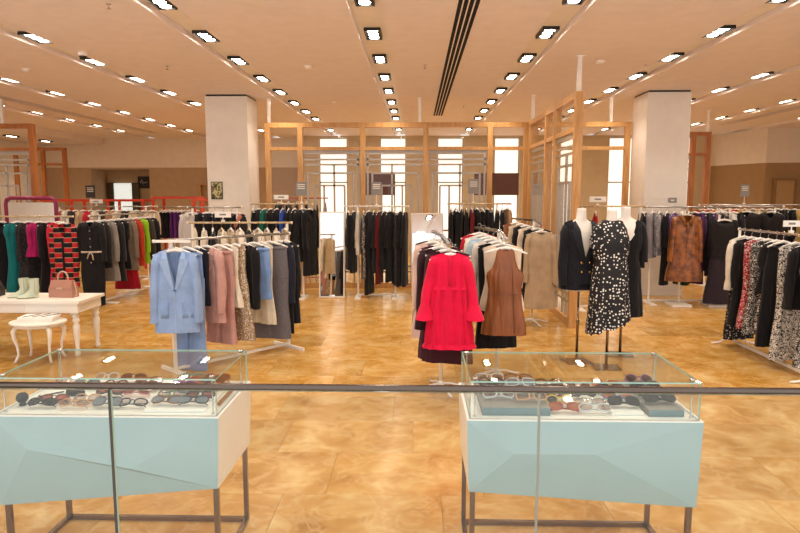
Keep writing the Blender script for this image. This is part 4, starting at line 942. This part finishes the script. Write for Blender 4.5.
for k in range(1): m.tube([(-.11, -.024, -.02), (-.06, -.024, .09), (-.03, -.024, -.06), (.0, -.024, .03), (.04, -.024, -.03), (.07, -.024, .02), (.12, -.024, -.01)], .009, 6)
m.build('script_mark', WHITE, t)
t = thing('wall_shelf_box', 'open wooden wall box between the alcove and the pillar with the picture', 'shelf', (-6.25, YL-.005, 1.75))
# fixed to the wall behind the pillar
for (a, b, c, d_) in ((-.3, .3, .22, .25), (-.3, .3, -.25, -.22), (-.3, -.27, -.22, .22), (.27, .3, -.22, .22)):
    m = MB(); m.box(a, b, -.2, 0, c, d_); m.build('board', OAK, t)
# picture on the pillar with the picture
t = thing('pillar_picture', 'small dark framed picture hanging on a white pillar', 'picture', (-3.44, 10.75, 1.76))
m = MB(); m.box(-.10, .10, -.015, -.001, -.15, .15); m.build('frame', plain('frame_bronze', '#3a2e1c', .4), t)
m = MB(); m.box(-.088, .088, -.018, -.015, -.138, .138); m.build('print', mottled('print_abstract', ['#14120c', '#6b6030', '#c9c08a', '#2a2416'], 14, .5), t)

# ===== WHITE TABLE, SIDE TABLES, BAGS, BOOTS
t = thing('white_table', 'long white table with turned legs holding the bags and boots', 'table', (-4.35, 6.52, 0))
WT = plain('table_white', '#efe8dc', .4, var=.03)
hw_, hd = .87, .27; ztp = .60
m = MB(); m.box(-hw_, hw_, -hd, hd, ztp-.03, ztp); m.build('table_top', WT, t)
m = MB(); m.box(-hw_+.05, hw_-.05, -hd+.03, -hd+.05, ztp-.13, ztp-.03); m.box(-hw_+.05, hw_-.05, hd-.05, hd-.03, ztp-.13, ztp-.03); m.box(-hw_+.03, -hw_+.05, -hd+.03, hd-.03, ztp-.13, ztp-.03); m.box(hw_-.05, hw_-.03, -hd+.03, hd-.03, ztp-.13, ztp-.03); m.build('apron', WT, t)
m = MB(); m.box(-.28, .28, -hd+.024, -hd+.03, ztp-.115, ztp-.045); dr = m.build('drawer_front', WT, t)
for sx in (-1, 1):
    for sy in (-1, 1):
        l = MB().lathe([(.020,0),(.026,.02),(.026,.05),(.018,.065),(.024,.08),(.018,.095),(.024,.16),(.034,.27),(.036,.33),(.022,.355),(.036,.375),(.036,.395),(.024,.41),(.033,.425),(.033,.445)], 14, (sx*(hw_-.075), sy*(hd-.065)))
        x, y = sx*(hw_-.075), sy*(hd-.065); l.cbox(x, y, (.445+ztp-.03)/2, .075, .065, ztp-.03-.445); l.build('leg', WT, t, True)
def side_table(label, x, y, z, r):
    t = thing('side_table', label, 'table', (x, y, 0))
    MB().lathe([(r*.9,z-.028),(r*.985,z-.022),(r,z-.012),(r*.99,z-.003),(r*.97,z)], 32, sy=.8).build('table_top', WT, t)
    MB().lathe([(r*.80,z-.055),(r*.82,z-.05),(r*.82,z-.028)], 28, sy=.8).build('apron', WT, t, True)
    for a in (40, 140, 220, 320):
        c, s_ = math.cos(D(a))*r*.80, math.sin(D(a))*r*.64; n = Vector((math.cos(D(a)), math.sin(D(a)), 0))
        pts = [Vector((c, s_, 0))+n*o+Vector((0,0,zz)) for o, zz in ((-.01, z-.045), (.022, z-.09), (.018, z-.16), (-.006, z*.42), (-.012, z*.22), (.004, .05), (.022, .012))]
        MB().tube(pts, [.024, .024, .019, .014, .011, .013, .014], 8).build('leg', WT, t, True)
side_table('small oval white side table with curved legs holding a white box', -3.84, 6.13, .42, .275)
side_table('second small oval white side table half under the white table', -4.92, 6.22, .40, .27)
t = thing('gift_box', 'flat white box with black stripes on the oval side table', 'box', (-3.82, 6.12, .42), D(8))
m = MB(); m.box(-.16, .16, -.10, .10, 0, .035); m.build('box_base', WHITE, t)
m = MB(); m.box(-.165, .165, -.105, .105, .035, .055); m.build('lid', SIGNW, t)
for k in range(3): m = MB(); m.bar((-.12+.09*k, -.08, .057), (-.02+.09*k, .08, .057), .018, .004); m.build('stripe', FC['black'], t)
# handbag
def handbag(label, x, y, z, w, h, d, mat, rz=0, handle=True, hm=None):
    t = thing('handbag', label, 'handbag', (x, y, z), rz)
    m = MB(); m.v = [(-w/2,-d/2,0),(w/2,-d/2,0),(w/2,d/2,0),(-w/2,d/2,0),(-w*.44,-d*.2,h),(w*.44,-d*.2,h),(w*.44,d*.2,h),(-w*.44,d*.2,h),(-w*.5,-d*.48,h*.5),(w*.5,-d*.48,h*.5),(w*.5,d*.48,h*.5),(-w*.5,d*.48,h*.5)]
    m.f = [(3,2,1,0),(4,5,6,7),(0,1,9,8),(8,9,5,4),(1,2,10,9),(9,10,6,5),(2,3,11,10),(10,11,7,6),(3,0,8,11),(11,8,4,7)]; m.m = [0]*10; m.build('bag_body', mat, t)
    m = MB(); m.v = [(-w*.45,-d*.22,h+.003),(w*.45,-d*.22,h+.003),(w*.47,-d*.52,h*.55),(-w*.47,-d*.52,h*.55),(-w*.45,-d*.20,h-.005),(w*.45,-d*.20,h-.005),(w*.47,-d*.48,h*.55),(-w*.47,-d*.48,h*.55)]; m.f = [(0,3,2,1),(4,5,6,7),(0,1,5,4),(3,7,6,2),(0,4,7,3),(1,2,6,5)]; m.m = [0]*6; fl_ = m.build('flap', mat, t)
    m = MB(); m.box(-w*.12, w*.12, -d*.60, -d*.50, h*.50, h*.60); m.build('clasp_strap', hm or mat, fl_)
    if handle:
        pts = [(-w*.22, 0, h-.005)]+[(-w*.22*math.cos(PI*k/8), 0, h+.02+h*.42*math.sin(PI*k/8)) for k in range(9)]+[(w*.22, 0, h-.005)]
        MB().tube(pts, .008, 8).build('handle', hm or mat, t, True)
        MB().tube([(w*.46, 0, h*.9), (w*.56, -.01, h*.5), (w*.60, -.02, h*.1), (w*.52, -.03, .012)], .006, 6).build('shoulder_strap', hm or mat, t, True)
    return t
handbag('dusty pink leather handbag with a top handle on the white table', -3.79, 6.53, .60, .27, .18, .12, plain('pink_leather', '#b07d68', .4, var=.08), D(-6), True, plain('pink_leather_pale', '#c9a590', .4))
handbag('black leather handbag on the white table beside the boots', -4.66, 6.55, .60, .32, .17, .16, plain('black_leather', '#151316', .35), D(6))
# boots
def boot(label, x, y, z, rz, group):
    t = thing('ankle_boot', label, 'boot', (x, y, z), rz, group); BMt = plain('boot_green', '#c4cdb4', .45, var=.06)
    secs = [(.205, .052, .045, 0), (.16, .050, .044, .0), (.11, .046, .040, .005), (.075, .05, .038, -.005), (.05, .066, .038, -.025), (.03, .095, .038, -.052), (.012, .105, .037, -.062)]
    m = MB(); n = 16
    for zz, ry, rx, oy in secs:
        for k in range(n):
            a = 2*PI*k/n; m.v.append((rx*math.cos(a)*(1-.25*max(0, -math.sin(a))*(ry > .06)), oy+ry*math.sin(a), zz))
    for i in range(len(secs)-1):
        for k in range(n): l = (k+1) % n; m.f.append((i*n+k, (i+1)*n+k, (i+1)*n+l, i*n+l))
    m.f.append(tuple(range((len(secs)-1)*n, len(secs)*n))); m.m = [0]*len(m.f); m.build('boot_upper', BMt, t, True)
    m = MB(); m.prism([(.034*math.cos(a), -.062+.103*math.sin(a)) for a in [2*PI*k/14 for k in range(14)]], .003, .012); m.build('sole', plain('boot_sole', '#8d8a78', .6), t)
    m = MB(); m.box(-.026, .026, .0, .042, 0, .03); m.build('heel', BMt, t)
    m = MB(); m.tube([(.046, 0, .20), (.044, 0, .05)], .003, 5); m.build('zip', CHROME, t)
boot('pale green ankle boot standing in a pair on the white table', -4.20, 6.50, .60, D(-62), 'pale green boots')
boot('pale green ankle boot standing in a pair on the white table', -4.07, 6.46, .60, D(-50), 'pale green boots')

# ===== MANNEQUINS
BUST = plain('bust_white', '#efe9e0', .5)
def mannequin(label, x, y, h, rz, build):
    t = thing('mannequin', label, 'mannequin', (x, y, 0), rz)
    s = h/1.56
    secs = [(.74, .135, .095, 0), (.82, .165, .11, 0), (.92, .16, .105, 0), (1.05, .118, .085, 0), (1.18, .145, .10, -.005), (1.28, .16, .105, -.01), (1.36, .165, .085, 0), (1.405, .145, .06, .005), (1.435, .085, .05, .005), (1.455, .052, .048, 0), (1.54, .046, .045, -.005), (1.56, .045, .044, -.005)]
    m = MB(); n = 20
    for z, rx, ry, oy in secs:
        for k in range(n): a = 2*PI*k/n; m.v.append((rx*math.cos(a), oy+ry*math.sin(a), z*s))
    for i in range(len(secs)-1):
        for k in range(n): l = (k+1) % n; m.f.append((i*n+k, i*n+l, (i+1)*n+l, (i+1)*n+k))
    m.f += [tuple(range(n))[::-1], tuple(range((len(secs)-1)*n, len(secs)*n))]; m.m = [0]*len(m.f); m.build('bust', BUST, t, True)
    MB().lathe([(.014,.012),(.014,.40),(.018,.405),(.018,.43),(.011,.435),(.011,.74*s+.01)], 12).build('pole', BRONZE, t, True)
    m = MB(); m.box(-.13, .13, -.11, .11, 0, .012); m.build('base_plate', BRONZE, t)
    build(t, s)
def mcloth(t, z0, **kw):
    mat = kw.pop('mat'); name = kw.pop('name'); L = kw.pop('L'); prof = kw.pop('prof')
    B = Body(prof, L, z0=z0, nu=48, nv=24, **kw); B.m.build(name, mat, t, True); return B
def man1(t, s):
    bk = cloth('#17171f')
    mcloth(t, 1.42, mat=satin('#e9e2d2'), name='camisole', L=.45, prof=[(0,.12,.07),(.3,.163,.112),(.8,.13,.098),(1,.14,.105)], nw=.09, slope=.3, vf=.12, amp=.002)
    B = mcloth(t, 1.445, mat=bk, name='blazer', L=.63, prof=[(0,.175,.03),(.06,.175,.09),(.18,.172,.13),(.5,.15,.125),(1,.185,.15)], nw=.09, slope=.32, vf=.38, amp=.004, seed=9)
    for sd in (-1, 1): sleeve(t, bk, sd, .155, 1.385, .58, .060, .048, ang=.07, fwd=.05, seed=5)
    for s_ in (-1, 1):
        prs = [((s_*.082, 1.44), (s_*.112, 1.42)), ((s_*.070, 1.37), (s_*.115, 1.36)), ((s_*.066, 1.34), (s_*.138, 1.345)), ((s_*.036, 1.20), (s_*.095, 1.19)), ((s_*.004, 1.06), (s_*.02, 1.05))]
        if s_ > 0: prs = [(b, a) for a, b in prs]
        strip(B, prs, .014).build('lapel', cloth('#22222c'), t, True)
    gold = plain('gold_button', '#d8b768', .25, metal=1.)
    for x in (-.05, .035):
        for z in (1.03, .94): 
            y = B.fy(x, z); MB().tube([(x, y-.02, z), (x, y-.006, z)], .012, 10).build('button', gold, t, True)
    mcloth(t, .95, mat=bk, name='shorts', L=.19, prof=[(0,.165,.115),(1,.205,.145)], nw=9, slope=0, vf=0, vb=0, amp=.006, k=7, seed=4)
def man2(t, s):
    dm = spots('white_dots_on_black', '#101016', '#f1eee8', 34.0, .30, .7, .72)
    mcloth(t, 1.455, mat=dm, name='dress', L=1.04, prof=[(0,.10,.05),(.08,.15,.10),(.2,.172,.13),(.38,.15,.115),(.5,.168,.13),(.8,.185,.15),(1,.20,.17)], nw=.055, slope=.30, vf=.01, amp=.013, k=6, seed=21, hem=.010, hemtilt=.075)
    sleeve(t, dm, -1, .115, 1.40, .22, .065, .075, ang=.10, fwd=.02, seed=8)
def man3(t, s):
    bk = cloth('#131318')
    mcloth(t, 1.435, mat=bk, name='dress', L=1.0, prof=[(0,.16,.05),(.08,.18,.10),(.2,.18,.13),(.38,.145,.115),(.55,.175,.13),(1,.205,.15)], nw=.105, slope=.3, vf=.16, amp=.008, k=5, seed=31)
    for sd in (-1, 1): sleeve(t, bk, sd, .150, 1.40, .40, .07, .052, ang=.10, fwd=.02, seed=18)
mannequin('headless mannequin in a black double breasted blazer with gold buttons and shorts', 1.64, 6.24, 1.56, D(12), man1)
mannequin('headless mannequin in a black dress with white polka dots', 1.875, 6.02, 1.55, D(-6), man2)
mannequin('headless mannequin in a plain black square necked dress', 2.17, 6.52, 1.57, D(-10), man3)

# ===== rack behind mannequins
P, Q = (2.35, 9.2), (3.35, 9.2)
straight_rack('beige railed clothes rack standing behind the mannequins', P, Q, 1.52, BAMBOO, posts=(.08, .92))
dark_row(P, Q, 1.52, [(BLK, .8, 'jacket'), ('#b4141c', .7, 'blouse', 'bright red blouse on the rack behind the mannequins'), (BLK, .85, 'dress'), ('#17161c', .8, 'jacket'), (BLK, .8, 'jacket')], 'black garments behind the mannequins', 'behind the mannequins')
sign('small white card sign on the rack behind the mannequins', 2.65, 9.2, 1.534, .24, .08, SIGNW, stem=.05, txtmat=INK)

# ===== COAT RACK (right)
P, Q = (3.50, 9.75), (4.98, 9.75); ZQ = 1.50
straight_rack('white clothes rack with steel rail carrying the snakeskin coat', P, Q, ZQ, STEEL, posts=(.10, .90))
slv = mottled('silver_print', ['#5d5a66', '#a09ca6', '#d6d2d4'], 30, .5)
cr = [(slv, .62, .55, 'jacket', 'silver patterned jacket at the coat rack end beside the mannequins'), ('#8b868c', .7, .55, 'jacket', 'grey jacket beside the silver patterned jacket'), (mottled('grey_print', ['#3a3840', '#8d8890', '#c9c4c6'], 40, .6), .66, .5, 'blouse', 'grey printed blouse on the coat rack'), ('#1a181d', 1.12, .5, 'dress', 'long black lace dress on the coat rack'),
      ('#7a5a94', .72, .5, 'blouse', 'lilac blouse on the coat rack'), (mottled('olive_print', ['#1a1a16', '#5a4a22', '#8a6a2a'], 40, .7), 1.1, .5, 'dress', 'dark olive printed dress between the lilac blouse and the snakeskin coat'), ('#1e3a24', 1.12, .5, 'dress', 'dark green long dress behind the snakeskin coat')]
for i, (c, L_, s_, nm, lab) in enumerate(cr):
    garment(nm, lab, nm, along(P, Q, .03+.075*i, ZQ), D([56, 52, 58, 60, 55, 60, 62][i]), c if not isinstance(c, str) else cloth(c), L=L_, sw=.19, th=.05, sl=s_, vf=.05, lo=False, ang=.08)
SN = snake()
garment('coat', 'brown snakeskin coat with belt loops facing out on the coat rack', 'coat', (4.04, 9.42, 1.475), D(-4), SN, L=1.0, sw=.215, ww=.20, hw=.275, th=.08, sl=.66, sr=(.08, .062), vf=.12, nw=.075, collar=SN, placket=(SN, .12, .98), buttons=(plain('button_brown', '#4a2a12', .3), (0,), (.25, .40, .55)), pocket=(SN, (-.13, .13), .58, .06, .02), ang=.14, amp=.007)
faceout('white faceout stand in front of the coat rack under the snakeskin coat', (4.03, 9.54), (4.04, 9.38), 1.455, 1.475, 'plate')
fur = mottled('black_fur', ['#0b090a', '#171214', '#241b1c'], 70, .95)
garment('dress', 'black off shoulder dress with a sheer plum skirt on the coat rack', 'dress', (4.60, 9.42, 1.40), D(2), fur, L=.56, sw=.20, ww=.19, hw=.215, th=.08, sl=.40, sr=(.075, .06), vf=.05, nw=.15, slope=.1, amp=.006, bot=(cloth('#2d242e'), .50, .76, .18, .26), ang=.08)
faceout('white faceout stand in front of the coat rack under the black dress', (4.58, 9.54), (4.60, 9.36), 1.385, 1.41, 'plate')
for i, (c, L_, lab) in enumerate([('#4a2350', 1.1, 'purple printed long dress between the snakeskin coat and the off shoulder dress'), ('#2c2430', .9, 'dark plum dress behind the black off shoulder dress'), ('#6a4a6a', .8, 'mauve blouse behind the black off shoulder dress'), ('#241f26', 1.0, 'black dress at the coat rack end beside the fur gilet'), ('#d6cfc8', .7, 'white blouse at the coat rack end beside the fur gilet'), ('#1d1a1f', 1.05, 'long black dress at the coat rack end beside the fur gilet')]):
    garment('dress' if L_ > .85 else 'blouse', lab, 'dress' if L_ > .85 else 'blouse', along(P, Q, .55+.078*i, ZQ), D([-60, -58, -62, -58, -60, -56][i]), cloth(c), L=L_, sw=.19, th=.045, sl=.5, lo=True, ang=.06)
sign('small grey sign on top of the coat rack rail', 3.95, 9.75, ZQ+.014, .13, .08, SIGNG, stem=.05)
# ===== rear right rack
P, Q = (5.2, 11.6), (8.4, 11.9); ZR2 = 1.50
straight_rack('long clothes rack of colourful tops beyond the coat rack', P, Q, ZR2, STEEL, posts=(.05, .5, .95))
for i, c in enumerate(['#b02a24', '#d88a3c', '#e6d6b8', '#c01f2c', '#c9a23c', '#8a7a60', '#d6c4a8', '#8f8266', '#151214', '#1a1618', '#100e10', '#caa860', '#a07a4c', '#d2b070', '#6a4a34', '#d8c09a', '#2c2624', '#c09a5a', '#7a5a3c', '#c8b48e']):
    garment('blouse', 'small far blouse among colourful tops beyond the coat rack', 'blouse', along(P, Q, .02+.05*i, ZR2), D(random.uniform(-80, -55)), cloth(c), L=.75, sw=.19, th=.045, sl=.5, lo=True, group='colourful tops beyond the coat rack')
sign('clear grey sign standing on the colourful tops rack beyond the coat rack', 6.05, 11.7, ZR2+.014, .16, .22, SIGNG, stem=.14)
garment('fur_gilet', 'shaggy black fur gilet at the end of a rail beyond the white blouse', 'gilet', (5.32, 10.175, 1.50), D(-62), fur, L=.6, sw=.24, th=.13, amp=.014, k=9, vf=.12, sl=.0)
garment('coat', 'olive beige coat beside the black fur gilet', 'coat', (4.98, 10.352, 1.50), D(-62), cloth('#8b7a5e'), L=.85, sw=.2, th=.09, sl=.6, vf=.1)
straight_rack('short clothes rack holding the fur gilet and olive coat', (4.85, 10.42), (5.75, 9.95), 1.50, STEEL, posts=(.1, .9))
garment('blouse', 'black ruffled blouse beside the fur gilet', 'blouse', (5.62, 10.018, 1.50), D(-62), fur, L=.55, sw=.22, th=.1, sl=.3, vf=.1, amp=.012)

# ===== RIGHT FRONT RACK (along Y)
P, Q = (3.62, 7.05), (3.66, 5.45); ZW = 1.31
t = thing('clothes_rack', 'white clothes rack of printed dresses with a long floor bar', 'clothes rack', (3.62, 7.05, 0))
tube_rail(t, (0, 0, ZW), (.04, -1.6, ZW), CHROME)
for yy in (-.0, -1.5):
    MB().tube([(.0, yy, .04), (.0, yy, ZW-.012)], .014, 10).build('post', WHITEG, t, True)
    for sx in (-1, 1):
        MB().tube([(0, yy, .13), (sx*.06, yy, .075), (sx*.16, yy, .02), (sx*.24, yy, .012)], .011, 8).build('foot', WHITEG, t, True)
m = MB(); m.bar((0, -.012, .04), (0, -1.488, .04), .025, .025); m.build('floor_bar', WHITEG, t)
pr1 = mottled('red_print', ['#d8d0cc', '#b5162c', '#16101a'], 60, .8, lo=.43, hi=.62); pr2 = mottled('black_white_print', ['#ddd6ce', '#111014', '#cfc8c0'], 55, .8, lo=.42, hi=.62); leo = mottled('white_black_animal_print', ['#141216', '#e2dcd2', '#141216'], 62, .8, lo=.47, hi=.62)
dots2 = spots('small_white_dots', '#121116', '#eeeae4', 42, .26)
rr_ = [('blouse', '#e9e2d6', .58, .5, 'white blouse over a dotted skirt at the far end of the printed dress rack'), ('dress', '#111014', .95, .5, 'black dress right in front of the white blouse'), ('dress', pr1, .95, 0, 'red and white printed dress on the printed dress rack'), ('dress', pr2, .98, 0, 'black and white floral printed dress on the printed dress rack'),
       ('top', '#121115', .52, .25, 'black short top over a printed skirt on the printed dress rack'), ('skirt', '#141318', 1.0, 0, 'long black pleated skirt on the printed dress rack'), ('dress', leo, 1.13, .0, 'white and black animal print long dress on the printed dress rack'), ('jacket', '#141317', .6, .55, 'black jacket at the near end of the printed dress rack'), ('dress', pr2, 1.1, .3, 'dark printed long dress at the near end of the printed dress rack')]
for i, (nm, c, L_, s_, lab) in enumerate(rr_):
    pos = along(P, Q, [.06, .15, .25, .34, .43, .50, .62, .74, .86][i], ZW); ma = c if not isinstance(c, str) else cloth(c); rz = D([16, 8, 14, 10, 18, 8, 16, 10, 14][i])
    kw = {}
    if i == 0: kw['bot'] = (dots2, .52, .62, .15, .19)
    if i == 4: kw['bot'] = (pr2, .45, .45, .16, .19)
    if nm == 'skirt': skirt(lab, pos, rz, ma, L=L_, w0=.15, w1=.22)
    else: garment(nm, lab, nm, pos, rz, ma, L=L_, sw=.20, hw=.215, th=.05, sl=s_, vf=.05, amp=.009, k=8, ang=.12, **kw)
sign('small white card sign above the chrome rail of the printed dress rack', 3.65, 6.15, ZW+.014, .16, .06, SIGNW, stem=.06, txtmat=INK)
